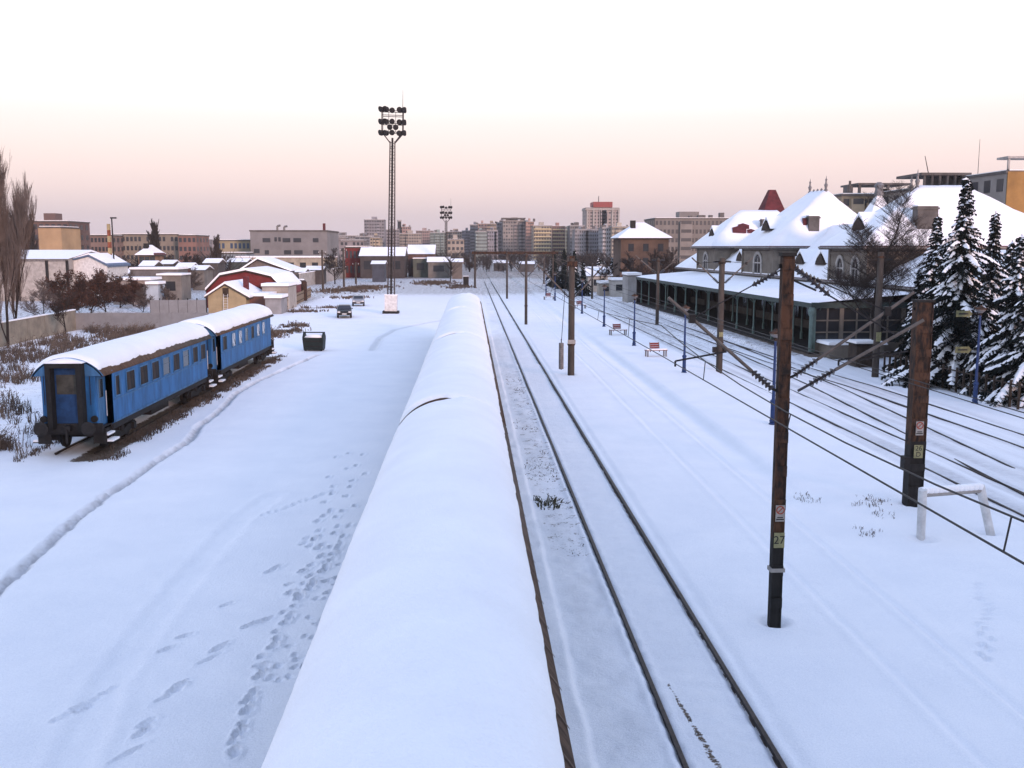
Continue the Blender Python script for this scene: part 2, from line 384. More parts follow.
SL = np.maximum(0.80*np.exp(-(near_path([(-20,606),(15,575),(45,548),(75,520),(105,497),(140,473),(170,452),(188,441),(200,425),(218,412),(235,394),(258,381),(290,367),(318,355)])/0.17)**4), 0.45*np.exp(-(near_path([(372,350),(380,338),(395,330),(425,323),(450,319)])/0.3)**2))
SL = np.maximum(SL, 0.24*sstep(1.9, 2.4, X)*(1-sstep(2.9, 3.2, X))*np.clip(0.55+1.1*fbm(X/0.8, Y/2.2, 71), 0, 1)); SL = np.maximum(SL, 0.10*inner); SL = np.maximum(SL, 0.55*sstep(15.4, 16, X)*(1-sstep(23.4, 24.2, X))*np.clip(0.45+1.3*fbm(X/0.35, Y/9, 73), 0, 1)); SL = np.maximum(SL, 0.3*sstep(120, 200, Y))
DI = np.maximum(DI, 0.34*np.exp(-(near_path([(-20,606),(15,575),(45,548),(75,520),(105,497),(140,473),(170,452),(188,441),(200,425),(218,412),(235,394),(258,381),(290,367)])/0.2)**4))
c0, c1 = G(668, 680), G(722, 768)
tt = np.clip(((X-c0.x)*(c1.x-c0.x)+(Y-c0.y)*(c1.y-c0.y))/((c1-c0).length**2), 0, 1)
DI = np.maximum(DI, 0.50*np.exp(-((np.hypot(X-c0.x-tt*(c1.x-c0.x), Y-c0.y-tt*(c1.y-c0.y)))/(0.07+0.09*tt))**2))
ny, nx = X.shape
me = bpy.data.meshes.new('snow_ground')
V = np.stack([X, Y, H], -1).reshape(-1, 3)
i = np.arange(ny*nx).reshape(ny, nx)
Fq = np.stack([i[:-1,:-1], i[:-1,1:], i[1:,1:], i[1:,:-1]], -1).reshape(-1, 4)
me.vertices.add(len(V)); me.vertices.foreach_set('co', V.astype(np.float32).ravel())
me.loops.add(Fq.size); me.loops.foreach_set('vertex_index', Fq.astype(np.int32).ravel())
me.polygons.add(len(Fq)); me.polygons.foreach_set('loop_start', np.arange(0, Fq.size, 4, dtype=np.int32))
me.polygons.foreach_set('loop_total', np.full(len(Fq), 4, dtype=np.int32))
me.polygons.foreach_set('use_smooth', np.ones(len(Fq), dtype=bool))
at = me.attributes.new('dirt', 'FLOAT', 'POINT'); at.data.foreach_set('value', DI.astype(np.float32).ravel())
at = me.attributes.new('slush', 'FLOAT', 'POINT'); at.data.foreach_set('value', SL.astype(np.float32).ravel())
me.update(); me.validate()
gm = bpy.data.materials.new('snow_field'); gm.use_nodes = True
n = gm.node_tree; b = n.nodes['Principled BSDF']; b.inputs['Roughness'].default_value = 0.65; b.inputs['Specular IOR Level'].default_value = 0.2
g_tc = n.nodes.new('ShaderNodeTexCoord')
def nz(scale, detail=5, rough=0.6):
    q = n.nodes.new('ShaderNodeTexNoise'); q.inputs['Scale'].default_value = scale; q.inputs['Detail'].default_value = detail; q.inputs['Roughness'].default_value = rough
    n.links.new(g_tc.outputs['Object'], q.inputs['Vector']); return q
def ramp(src, p0, c0, p1, c1):
    q = n.nodes.new('ShaderNodeValToRGB'); q.color_ramp.elements[0].position = p0; q.color_ramp.elements[0].color = (*c0, 1)
    q.color_ramp.elements[1].position = p1; q.color_ramp.elements[1].color = (*c1, 1); n.links.new(src, q.inputs[0]); return q
sn = ramp(nz(0.5, 6).outputs['Fac'], 0.3, (0.83, 0.845, 0.88), 0.7, (0.90, 0.905, 0.925))
gr = n.nodes.new('ShaderNodeMix'); gr.data_type = 'RGBA'; gr.blend_type = 'MULTIPLY'; gr.inputs[0].default_value = 1.0
n.links.new(sn.outputs[0], gr.inputs[6]); n.links.new(ramp(nz(34, 3, 0.8).outputs['Fac'], 0.3, (0.86,0.87,0.90), 0.62, (1,1,1)).outputs[0], gr.inputs[7])
so_ = ramp(nz(9).outputs['Fac'], 0.3, (0.045, 0.034, 0.028), 0.7, (0.17, 0.125, 0.09))
av = n.nodes.new('ShaderNodeAttribute'); av.attribute_name = 'dirt'
ma = n.nodes.new('ShaderNodeMath'); ma.operation = 'ADD'
nA, nB = nz(2.2, 6, 0.7), nz(13, 6, 0.7)
nn = n.nodes.new('ShaderNodeMix'); nn.data_type = 'FLOAT'; nn.inputs[0].default_value = 0.5
n.links.new(nA.outputs['Fac'], nn.inputs[2]); n.links.new(nB.outputs['Fac'], nn.inputs[3])
n.links.new(nn.outputs[0], ma.inputs[0]); n.links.new(av.outputs['Fac'], ma.inputs[1])
fac = ramp(ma.outputs[0], 0.94, (0,0,0), 1.08, (1,1,1))
mx = n.nodes.new('ShaderNodeMix'); mx.data_type = 'RGBA'
a2 = n.nodes.new('ShaderNodeAttribute'); a2.attribute_name = 'slush'
m2 = n.nodes.new('ShaderNodeMath'); m2.operation = 'MULTIPLY'; r2 = ramp(nz(3.5, 6, 0.7).outputs['Fac'], 0.3, (0.45,0.45,0.45), 0.62, (1,1,1))
n.links.new(a2.outputs['Fac'], m2.inputs[0]); n.links.new(r2.outputs[0], m2.inputs[1])
mz = n.nodes.new('ShaderNodeMix'); mz.data_type = 'RGBA'; n.links.new(m2.outputs[0], mz.inputs[0]); n.links.new(gr.outputs[2], mz.inputs[6]); mz.inputs[7].default_value = (0.26, 0.255, 0.27, 1)
n.links.new(fac.outputs[0], mx.inputs[0]); n.links.new(mz.outputs[2], mx.inputs[6]); n.links.new(so_.outputs[0], mx.inputs[7])
n.links.new(mx.outputs[2], b.inputs['Base Color'])
bp = n.nodes.new('ShaderNodeBump'); bp.inputs['Strength'].default_value = 0.8; bp.inputs['Distance'].default_value = 0.03
n.links.new(nz(16, 6, 0.75).outputs['Fac'], bp.inputs['Height']); n.links.new(bp.outputs[0], b.inputs['Normal'])
me.materials.append(gm)
struct(inst('snow_ground', me))
def gz(x, y):
    a = min(max(int(np.searchsorted(gx, x)), 1), nx-1); c = min(max(int(np.searchsorted(gy, y)), 1), ny-1)
    return float(H[c, a])

# ================================================================ rails
def rail_mb(fx, off, y0, y1, step, top=0.0):
    m = MB(); prof = [(-0.036,0),(0.036,0),(0.036,-0.04),(0.01,-0.05),(0.01,-0.13),(0.06,-0.16),(-0.06,-0.16),(-0.01,-0.13),(-0.01,-0.05),(-0.036,-0.04)]
    ys = np.arange(y0, y1+step, step); k = len(prof); vs = []; fs = []
    for j, y in enumerate(ys):
        x = float(fx(y)) + off
        vs += [(x+p, y, top+q) for p, q in prof]
        if j: fs += [((j-1)*k+a, (j-1)*k+(a+1) % k, j*k+(a+1) % k, j*k+a) for a in range(k)]
    fs += [tuple(range(k-1,-1,-1)), tuple((len(ys)-1)*k+a for a in range(k))]
    return m.add(vs, fs)
def track(fx, y0, y1, step, top=0.0, sleepers=None):
    o = bpy.data.objects.new('railway_track', None); COL.objects.link(o); struct(o)
    for s in (-0.75, 0.75): rail_mb(fx, s, y0, y1, step, top).build('rail', RAIL, o)
    if sleepers:
        sm = MB().box(-1.25, 1.25, -0.12, 0.12, -0.30, -0.145).mesh('sleeper', CONCD)
        for k in range(sleepers): inst('sleeper', sm, o, (float(fx(y0+0.62*k)), y0+0.62*k, 0))
    return o
track(lambda y: 4.0, 12.4, 230, 3.1, 0.0, 90)
track(lambda y: -0.5, 1.0, 120, 7)
track(lambda y: -15.3, 38.6, 90, 9, -0.03)
track(lambda y: 8.55, 2, 230, 12, -0.05)
track(trackA, 8, 230, 4, -0.005); track(trackB, 8, 88, 4, -0.005); track(trackC, 8, 230, 4, -0.005)

# ================================================================ railway coaches
HW, EZ, RH = 1.41, 2.98, 0.80
AM = R(63)
def roof_pt(t, off=0.0):
    hw, ez, rh = HW, EZ, RH
    # t from -1 (left eave) to 1 (right eave)
    a = max(-1, min(1, t))*AM; x = (hw+0.06)*math.sin(a)/math.sin(AM); z = ez + rh*(math.cos(a)-math.cos(AM))/(1-math.cos(AM))
    nx_, nz_ = math.sin(a)*rh/(1-math.cos(AM)), math.cos(a)*(hw+0.06)/math.sin(AM); l = math.hypot(nx_, nz_)
    return x+off*nx_/l, z+off*nz_/l
def roof_shell(L, t0=-1, t1=1, n=20):
    m = MB(); ts = [t0+(t1-t0)*k/n for k in range(n+1)]
    poly = [roof_pt(t) for t in ts] + [roof_pt(t, -0.05) for t in reversed(ts)]
    return m.prism(poly, 0, L)
def snow_shell(L, tl, tr, seed, thick=0.13, ends=(0.0, 0.0), gapfn=None, step=0.3, n=26, amp=0.05):
    ny_ = int(L/step); vs = []; fs = []
    for j in range(ny_+1):
        y = j*L/ny_
        a = tl(y) + amp*(n1(y/0.9, seed)+0.6*n1(y/0.25, seed+5)); c = tr(y) + amp*(n1(y/0.9, seed+2)+0.7*n1(y/0.25, seed+7))
        for k in range(n+1):
            t = a+(c-a)*k/n; e = min(k, n-k)/n
            th = thick*min(1, (e*7)**0.5 if e > 0 else 0)*(0.85+0.3*n1(y/2.5+k*0.13, seed+9)) + 0.012*n1(y/0.6+k*1.7, seed+4)*(e > 0)
            if y > L-1.6 and gapfn and t < 0.1: th *= 0.25+0.75*max(0, (L-y)/1.6)
            if j in (0, ny_): th = 0.004
            elif j in (1, ny_-1): th *= 0.8
            x, z = roof_pt(t, max(0.004, th)); yy = y
            if gapfn: yy = gapfn(y, t, L)
            vs.append((x, yy, z))
    w_ = n+1
    for j in range(ny_):
        for k in range(n): fs.append((j*w_+k, j*w_+k+1, (j+1)*w_+k+1, (j+1)*w_+k))
    return MB().add(vs, fs)
def wheelset_meshes():
    w_ = MB()
    for s in (-0.75, 0.75): w_.lathe([(0.20,-0.07),(0.47,-0.07),(0.47,-0.03),(0.44,-0.03),(0.44,0.06),(0.2,0.06)], (0,0,0), 16, 'y')
    return w_
WHEEL = MB().lathe([(0.1,-0.08),(0.36,-0.08),(0.40,-0.06),(0.49,-0.06),(0.49,-0.03),(0.45,-0.02),(0.45,0.07),(0.38,0.07),(0.30,0.03),(0.12,0.05),(0.1,0.09)], (0,0,0), 18, 'y').mesh('wheel', BLACK, True)
AXLE = MB().tube((-0.95,0,0), (0.95,0,0), 0.07, n=8).mesh('axle', BLACK)
def bogie(parent, y):
    f_ = MB()
    for s in (-1, 1):
        f_.prism([(y-1.7,0.42),(y-1.5,0.62),(y-0.6,0.55),(y,0.40),(y+0.6,0.55),(y+1.5,0.62),(y+1.7,0.42),(y+1.2,0.36),(y+0.4,0.22),(y-0.4,0.22),(y-1.2,0.36)], s*1.0-0.07, s*1.0+0.07, 'x')
        for dy in (-1.2, 1.2): f_.box(s*1.02-0.16, s*1.02+0.16, y+dy-0.15, y+dy+0.15, 0.30, 0.58)
        f_.lathe([(0.12,0),(0.14,0.1),(0.12,0.2),(0.14,0.3),(0.12,0.4)], (s*1.0, y, 0.45), 10)
    f_.box(-1.0, 1.0, y-0.25, y+0.25, 0.45, 0.85)
    o = f_.build('bogie', BLACK, parent)
    for dy in (-1.2, 1.2):
        inst('axle', AXLE, o, (0, y+dy, 0.46))
        for s in (-1, 1):
            inst('wheel', WHEEL, o, (s*0.75, y+dy, 0.46), (0, 0, -s*math.pi/2))
    return o
def win_mesh(wd, ht, r=0.06):
    fr = MB(); e = 0.05
    fr.box(0, 0.035, -wd/2-e, -wd/2, -ht/2-e, ht/2+e); fr.box(0, 0.035, wd/2, wd/2+e, -ht/2-e, ht/2+e)
    fr.box(0, 0.035, -wd/2, wd/2, ht/2, ht/2+e); fr.box(0, 0.035, -wd/2, wd/2, -ht/2-e, -ht/2)
    return fr
def pane_mesh(wd, ht): return MB().box(-0.01, 0.010, -wd/2, wd/2, -ht/2, ht/2).box(0.0, 0.022, -wd/2, wd/2, ht*0.12, ht*0.12+0.03)
def coach(label, y0, L, xc, paint, blue, wins, seed, group, front_end=True, door_ys=()):
    t = thing('railway_coach', label, 'railway coach', (xc, y0, 0), 0, group)
    vest = 1.1 if blue else 0.0
    prof = [(-HW,1.02),(-HW,EZ-0.02),(-HW*0.6,EZ+0.5),(HW*0.6,EZ+0.5),(HW,EZ-0.02),(HW,1.02),(HW-0.12,0.92),(-HW+0.12,0.92)]
    bm_ = MB().prism(prof, vest, L-vest)
    wall = bm_.build('body', paint, t)
    if blue:
        # narrower vestibule ends with recessed doors
        e = MB(); hw2 = HW-0.26
        for a, c in ((0.06, vest+0.02), (L-vest-0.02, L-0.06)): MB().prism([(-hw2,1.0),(-hw2,EZ+0.05),(-hw2*0.6,EZ+0.62),(hw2*0.6,EZ+0.62),(hw2,EZ+0.05),(hw2,1.0)], a, c).build('vestibule', paint, t)
        for yy in (vest*0.5, L-vest*0.5):
            for s in (-1, 1):
                d_ = MB().box(hw2*s-0.02, hw2*s+0.02, yy-0.34, yy+0.34, 1.05, 2.95).build('door', BLUED, t)
                MB().box(hw2*s-0.03, hw2*s+0.03, yy-0.2, yy+0.2, 2.1, 2.8).build('pane', GLASS, d_)
                MB().tube((hw2*s+0.06*s, yy+0.40, 1.3), (hw2*s+0.06*s, yy+0.40, 2.3), 0.018, n=6).build('handle', WHITEP, d_)
                st = MB()
                for q in range(3): st.box(s*(1.05+0.16*q)-0.14, s*(1.05+0.16*q)+0.14, yy-0.36, yy+0.36, 0.86-0.24*q, 0.90-0.24*q)
                st.box(s*1.05-0.25, s*1.05+0.25, yy-0.40, yy-0.37, 0.35, 0.95); st.box(s*1.05-0.25, s*1.05+0.25, yy+0.37, yy+0.40, 0.35, 0.95)
                so2 = st.build('steps', BLACK, t)
                sm_ = MB()
                for q in range(3): sm_.box(s*(1.05+0.16*q)-0.14, s*(1.05+0.16*q)+0.15, yy-0.36, yy+0.36, 0.903-0.24*q, 0.975-0.24*q)
                sm_.build('snow', SNOW, so2)
                # corner panel between the side and the vestibule
        MB().box(-HW-0.015, HW+0.015, vest, vest+0.06, 1.0, EZ+0.1).build('corner_panel', paint, t); MB().box(-HW-0.015, HW+0.015, L-vest-0.06, L-vest, 1.0, EZ+0.1).build('corner_panel', paint, t)
        MB().box(HW+0.003, HW+0.02, vest+0.1, L-vest-0.1, 1.88, 1.93).box(HW+0.003, HW+0.02, vest+0.1, L-vest-0.1, 1.0, 1.08).build('moulding', BLUED, t)
    roof_shell(L).build('roof', ROOFB, t, True)
    rb = MB()
    for k in range(int(L/0.9)):
        poly = [roof_pt(q/16-0, 0.018) for q in range(-16, 17)]
        y = 0.45+k*0.9
        for a, c in zip(poly[:-1], poly[1:]): rb.add([(a[0], y, a[1]), (c[0], y, c[1]), (c[0], y+0.05, c[1]), (a[0], y+0.05, a[1])], [(0,1,2,3)])
    stuff(rb.build('roof_seams', ROOFB, t, recalc=False))
    if blue:
        for ya in (0.0, L-0.05): MB().prism([roof_pt(q/12, 0.02) for q in range(-12, 13)], ya, ya+0.05).build('roof_end', BLUED, t)
    uf = MB().box(-1.2, 1.2, 0.1, L-0.1, 0.72, 1.0).box(-0.5, 0.9, L*0.42, L*0.58, 0.35, 0.72).box(-1.1, -0.5, L*0.4, L*0.55, 0.4, 0.75)
    uf.build('underframe', BLACK, t)
    bogie(t, 2.6); bogie(t, L-2.6)
    # ends: gangway, buffers
    for yy, s in ((0, -1), (L, 1)):
        g = MB(); zt = EZ+0.36
        for (x0, x1, z0, z1) in ((-0.66,-0.47,1.0,zt),(0.47,0.66,1.0,zt),(-0.66,0.66,zt,zt+0.18)):
            g.box(x0, x1, min(yy, yy+s*0.42), max(yy, yy+s*0.42), z0, z1)
        go = g.build('gangway', RUBBER, t)
        MB().box(-0.47, 0.47, yy-0.02 if s < 0 else yy-0.04, yy+0.04 if s < 0 else yy+0.02, 1.05, zt).build('end_door', mat('blue_shabby', (0.010,0.045,0.13), 0.6, 0.4, 2.0) if blue else paint, t)
        if blue and yy == 0:
            MB().box(-0.40, 0.40, yy-0.035, yy-0.021, 2.3, 3.05).build('pane', mat('grimy_pane', (0.055,0.05,0.04), 0.6, 0.4, 3), t)
            sg = MB(); pts = [(-0.74+1.48*k/10, zt+0.19+0.16*math.sin(math.pi*k/10)) for k in range(11)]
            sg.prism(pts + [(0.74, zt+0.185), (-0.74, zt+0.185)], yy-0.45, yy+0.02).build('gangway_snow', SNOW, t, True)
            for sx in (-1, 1):
                MB().tube((sx*0.95, -0.09, 1.35), (sx*0.95, -0.01, 1.35), 0.13, n=14).build('end_lamp', BLACK, t)
                MB().tube((sx*0.86, -0.08, 1.9), (sx*0.86, -0.08, 3.0), 0.015, n=5).build('handrail', BLACK, t)
        for sx in (-1, 1):
            MB().lathe([(0.10,0),(0.10,s*0.38),(0.13,s*0.40),(0.27,s*0.52),(0.28,s*0.55),(0.20,s*0.58)], (sx*0.88, yy, 1.05), 16, 'y').build('buffer', BLACK, t, False)
        MB().box(-0.12, 0.12, min(yy, yy+s*0.35), max(yy, yy+s*0.35), 0.92, 1.12).box(-0.04, 0.04, min(yy+s*0.3, yy+s*0.4), max(yy+s*0.3, yy+s*0.4), 0.45, 1.0).build('coupling', BLACK, t)
        MB().box(-1.25, 1.25, min(yy, yy+s*0.08), max(yy, yy+s*0.08), 0.82, 1.18).build('buffer_beam', BLACK, t)
    # windows
    meshes = {}
    for yy, wd, style in wins:
        for s in (1, -1):
            key = (wd, style)
            if key not in meshes:
                meshes[key] = (win_mesh(wd, 0.76).mesh('window', BLUED if blue else paint), pane_mesh(wd, 0.76).mesh('pane', {0: CURT, 1: GLASS, 2: PALEG}[style]))
            o = inst('window', meshes[key][0], t, (s*(HW+0.002), yy, 2.42), (0, 0, 0 if s > 0 else math.pi))
            inst('pane', meshes[key][1], o)
    return t
# the snowed-in train under the camera
names = ['snow-covered coach filling the foreground below the camera, nearest of its train', 'second coach of the snow-covered train, ending at the dark curved roof gap',
         'third coach of the snow-covered train, just beyond the dark curved roof gap', 'fourth coach of the snow-covered train, leftward of the counterweight pole', 'last coach of the snow-covered train, its far end on the open snow']
TY = [-14.2, 6.4, 27.0, 47.6, 68.2]; TL = 20.35
for k in range(5):
    wins = [(2.2+1.6*q, 1.0, 1) for q in range(11)]
    t = coach(names[k], TY[k], TL, -0.5, GREENC, False, wins, 10+k, 'coaches of the snow-covered train')
    def gap(y, tt, L, k=k):
        # the snow bridges the gap between coaches except on the left shoulder
        open_ = min(1, max(0, (-tt-0.02)/0.12))
        if y < 0.45: return y - ((1-open_)*0.13-open_*0.12)*(1-y/0.45)
        if y > L-0.45: return y + ((1-open_)*0.13-open_*0.16)*(1-(L-y)/0.45)
        return y
    s_ = snow_shell(TL, lambda y: -0.97, lambda y, k=k: 0.865+0.03*n1(y/3, 50+k), 20+k, 0.14, gapfn=gap, step=0.12, n=30, amp=0.035)
    s_.build('snow_cover', SNOWR, t, True)
    if k in (2, 3):
        rim = MB(); q_ = 24
        tp = [-0.97+1.05*j/q_ for j in range(q_+1)]
        hi = [roof_pt(a, 0.022*min(1, (0.09-a)/0.5)*(1 if k == 2 else 0.3)) for a in tp]; lo = [roof_pt(a, -0.05) for a in tp]
        rim.prism(hi+list(reversed(lo)), -0.04, 0.03).build('roof_rim', ROOFB, t)
# two blue coaches on the left siding
HW, RH = 1.27, 0.70
w1 = [(1.65, 0.45, 0)] + [(d_-38.3, 1.0, q) for d_, q in ((41.5,0),(43.2,0),(44.8,0),(46.4,1),(48.0,0),(49.6,1),(51.2,2))] + [(14.5, 0.95, 0)]
w1[-2] = (13.0, 0.9, 0)
b1 = coach('blue railway coach with dark gangway and buffers facing the camera, nearer of two', 38.3, 16.3, -15.3, BLUE, True, w1, 3, 'blue coaches on the siding')
snow_shell(16.3, lambda y: -0.99, lambda y: 0.80+0.05*n1(y/1.3, 77)+0.02*y/16, 41, 0.20, step=0.15, amp=0.07).build('snow_cover', SNOWR, b1, True)
w2 = [(2.0, 0.9, 0)] + [(4.2+1.72*q, 0.85, s_) for q, s_ in enumerate((2,2,1,0,2,2))]
b2 = coach('farther blue railway coach coupled behind the first on the weedy siding', 55.5, 16.3, -15.3, BLUE, True, w2, 4, 'blue coaches on the siding')
snow_shell(16.3, lambda y: -0.99, lambda y: 0.87+0.03*n1(y/1.3, 78), 43, 0.26, step=0.15, amp=0.06).build('snow_cover', SNOWR, b2, True)
# ================================================================ catenary poles and wires
def text_mesh(txt, size, m):
    cu = bpy.data.curves.new('lettering', 'FONT'); cu.body = txt; cu.size = size; cu.align_x = 'CENTER'; cu.align_y = 'CENTER'; cu.extrude = 0.002
    o = bpy.data.objects.new('lettering', cu); COL.objects.link(o)
    me = bpy.data.meshes.new_from_object(o.evaluated_get(bpy.context.evaluated_depsgraph_get()))
    bpy.data.objects.remove(o); me.name = 'lettering'; me.materials.clear(); me.materials.append(m); return me
def insulator(mb_, p, q, n=6, r=0.075):
    p, q = Vector(p), Vector(q); d = q-p
    mb_.tube(p, q, 0.03, n=6)
    for k in range(n):
        a = p+d*((k+0.15)/n); c = p+d*((k+0.6)/n); mb_.tube(a, c, r, r*0.55, 10)
    return mb_
def cantilever(t, s, reach, zl, zt, zs, r=0.035, tie=True, double=0.0):
    """bracket on side s (+1 right, -1 left): tube from (zl) out and up to (reach, zt), tie from zs"""
    a = Vector((s*0.16, 0, zl)); e = Vector((s*reach, 0, zt)); i0 = a+(e-a)*0.03; i1 = a+(e-a)*0.22
    br = MB().tube(i1, e, r, n=8).build('bracket_tube', TUBE, t)
    insulator(MB(), i0, i1, 6, r*2.3).build('insulator', INSUL, t)
    MB().tube(a - Vector((s*0.1,0,0.02)), i0, 0.03, n=6).build('hinge', BLACK, t)
    if tie:
        b0 = Vector((s*0.12, 0, zs)); c = a+(e-a)*0.78; j0 = b0+(c-b0)*0.05; j1 = b0+(c-b0)*0.32
        MB().tube(j1, c, 0.014, n=6).tube(b0, j0, 0.014, n=6).build('tie_rod', BLACK, t)
        insulator(MB(), j0, j1, 7, r*1.9).build('insulator', INSUL, t)
        MB().box(c.x-0.06, c.x+0.06, -0.07, 0.07, c.z-0.09, c.z+0.09).build('clamp', BLACK, t)
    return e
def pole(label, px, py, top_px, kind, wbase, wtop=None, zb=None):
    p = G(px, py); z0 = gz(p.x, p.y)
    H_ = D(px, top_px, p.y).z
    t = thing('catenary_pole', label, 'pole', (p.x, p.y, 0), 0, 'catenary poles along the tracks')
    wt = wtop or wbase*0.85
    m = {'rust': RUST, 'conc': POLEC}[kind]
    if kind == 'rust':
        # two channels laced together with battens
        s_ = MB(); a, c = wbase/2, wt/2; zl = 1.9
        def ch(z0_, z1_):
            k = MB()
            for sx in (-1, 1):
                k.prism([(sx*a-0.03 if sx > 0 else -a, -a*0.8), (sx*a if sx > 0 else -a+0.03, -a*0.8), (sx*a if sx > 0 else -a+0.03, a*0.8), (sx*a-0.03 if sx > 0 else -a, a*0.8)], z0_, z1_, 'z')
            k.box(-a+0.031, a-0.031, -a*0.66, a*0.66, z0_, z1_)
            return k
        ch(-0.3, zl).build('lower_shaft', RUSTD, t); ch(zl, H_).build('shaft', RUST, t)
        for k in range(int(H_/0.7)):
            MB().box(-a-0.002, a+0.002, -a*0.8-0.014, -a*0.8+0.004, 0.4+k*0.7, 0.62+k*0.7).build('batten', RUSTD if k < 3 else RUST, t)
        MB().box(-a-0.03, a+0.03, -a*0.8-0.03, a*0.8+0.03, H_-0.06, H_+0.01).box(-a-0.05, a+0.05, -0.03, 0.03, H_-0.3, H_-0.22).build('cap', RUSTD, t)
    else:
        MB().lathe([(wbase/2*1.02,-0.3),(wbase/2,0.0),(wt/2,H_-0.02),(wt/2*0.8,H_)], (0,0,0), 12).build('shaft', POLEC, t, True)
        MB().lathe([(wt/2+0.05,H_-0.35),(wt/2+0.05,H_-0.25)], (0,0,0), 12).build('band', RUST, t); MB().lathe([(wbase/2+0.03,1.9),(wbase/2+0.03,2.0)], (0,0,0), 12).build('band', RUST, t)
    t['h'] = H_
    return t, H_, p
def plates(t, a, zc, num, lines, sc=1.0):
    y = -a*0.8-0.035
    o = MB().box(-0.11*sc, 0.11*sc, y-0.01, y, zc-0.16*sc, zc+0.16*sc).build('number_plate', YSIGN, t)
    hgt = 0.24*sc if len(lines) == 1 else 0.17*sc
    for k, l in enumerate(lines):
        inst('lettering', text_mesh(l, hgt, INK), o, (0, y-0.012, zc+(0 if len(lines) == 1 else (0.075-0.15*k)*sc)), (math.pi/2, 0, 0))
    w_ = MB().box(-0.095*sc, 0.095*sc, y-0.01, y, zc+0.40*sc, zc+0.74*sc).build('warning_plate', WSIGN, t)
    ring = MB()
    for k in range(20):
        a0, a1 = 2*math.pi*k/20, 2*math.pi*(k+1)/20
        ring.add([(math.cos(q)*rr*sc, 0, math.sin(q)*rr*sc) for q in (a0, a1) for rr in (0.065, 0.090)], [(0,1,3,2)])
    ring.beam((-0.055*sc,0,-0.055*sc), (0.055*sc,0,0.055*sc), 0.004, 0.02*sc)
    ring.build('prohibition_ring', RSIGN, w_, loc=(0, y-0.014, zc+0.64*sc))
    MB().box(-0.08*sc, 0.08*sc, y-0.014, y-0.011, zc+0.43*sc, zc+0.455*sc).box(-0.06*sc, 0.06*sc, y-0.014, y-0.011, zc+0.475*sc, zc+0.495*sc).build('small_print', INK, w_)
# pole 27
p27, H27, q27 = pole('rusty steel catenary pole with yellow plate numbered 27, nearest to the camera', 774, 625, 253, 'rust', 0.235)
plates(p27, 0.1175, 1.87, '27', ['27'])
MB().box(-0.15, 0.15, -0.125, 0.125, 1.18, 1.26).build('white_band', WSIGN, p27)
e27l = cantilever(p27, -1, 2.38, 4.95, 6.85, 7.40)
e27r = cantilever(p27, 1, 2.60, 5.22, 6.95, 7.40)
def arm2(t, s, y, reach, zl, zt):
    a = Vector((s*0.16, y, zl)); e = Vector((s*reach, y, zt)); i0 = a+(e-a)*0.10; i1 = a+(e-a)*0.30
    MB().tube(i1, e, 0.035, n=8).build('bracket_tube', TUBE, t)
    insulator(MB(), i0, i1, 6, 0.08).tube(a, i0, 0.03, n=6).build('insulator', INSUL, t)
arm2(p27, 1, -0.45, 2.62, 5.02, 6.42)
for s_, x_, x2 in ((-1, -2.25, -1.25), (1, 1.05, 2.1), (1, 1.45, 2.45)):
    MB().tube((x_, -0.2, 5.50+0.1), (x2, -0.2, 5.78), 0.02, n=6).tube((x_, -0.2, 5.60), (x_, -0.2, 5.49), 0.02, n=6).build('registration_arm', BLACK, p27)
MB().tube((0.1, -0.05, 7.2), (0.5, -0.3, 7.0), 0.02, n=6).build('insulator_bracket', BLACK, p27)
i2 = insulator(MB(), (0.14,-0.05,7.45), (0.75,-0.35,6.9), 8, 0.08).build('insulator', INSUL, p27)
MB().tube((0.75,-0.35,6.9), (2.0,-0.6,6.15), 0.016, n=6).build('tie_rod', BLACK, p27)
# pole 26
p26, H26, q26 = pole('thick rusty steel catenary pole with yellow plate marked 26 D beside white barrier', 912, 505, 300, 'rust', 0.48)
plates(p26, 0.24, 1.72, '26', ['26', 'D'], 1.25)
MB().box(-0.42, -0.24, -0.25, 0.05, 1.15, 1.55).build('box', BLACK, p26)
# concrete poles on the middle row
def vpole(label, px, py, top, w_=0.30, arms=((-1, 2.1), (1, 2.0)), zl=4.9, zt=6.8, rs=1.0):
    t, h, p = pole(label, px, py, top, 'conc', w_)
    for s_, rc in arms: cantilever(t, s_, rc, zl, zt, min(h-0.2, 7.3), 0.045*rs, True)
    return t, h, p
pc, hc, qc = vpole('concrete catenary pole with counterweight stack hanging at its left, mid track row', 571, 376, 258, 0.42, zl=4.8)
cw = MB()
for k in range(14): cw.lathe([(0.15,0),(0.15,0.105),(0.13,0.11)], (-0.62, -0.1, 0.45+k*0.115), 12)
cw.build('counterweight', STEELG, pc); MB().tube((-0.62,-0.1,2.0), (-0.35,-0.1,6.4), 0.02, n=5).tube((-0.62,-0.1,0.4), (-0.62,-0.1,2.3), 0.03, n=5).build('weight_rod', BLACK, pc)
MB().box(-0.3, 0.3, -0.28, 0.28, hc-0.5, hc-0.2).box(-0.15,0.15,-0.15,0.15,hc-0.05,hc+0.12).build('head_clamp', RUST, pc)
MB().box(-0.24, 0.24, -0.26, -0.21, 2.0, 2.25).build('snowy_plate', WSIGN, pc)
vpole('slim catenary pole standing just behind the one with the counterweights', 526, 325, 253, 0.30, ((1, 1.9), (-1, 2.0)), rs=1.2)
vpole('thin catenary pole in front of the far brown gantry beam', 507, 299, 253, 0.32, ((-1, 2.0),), rs=1.3)
pt, ht, qt = vpole('grey concrete catenary pole between the red bench and the station canopy', 719, 373, 258, 0.42, ((-1, 1.9), (1, 1.9)), 5.6, 7.2)
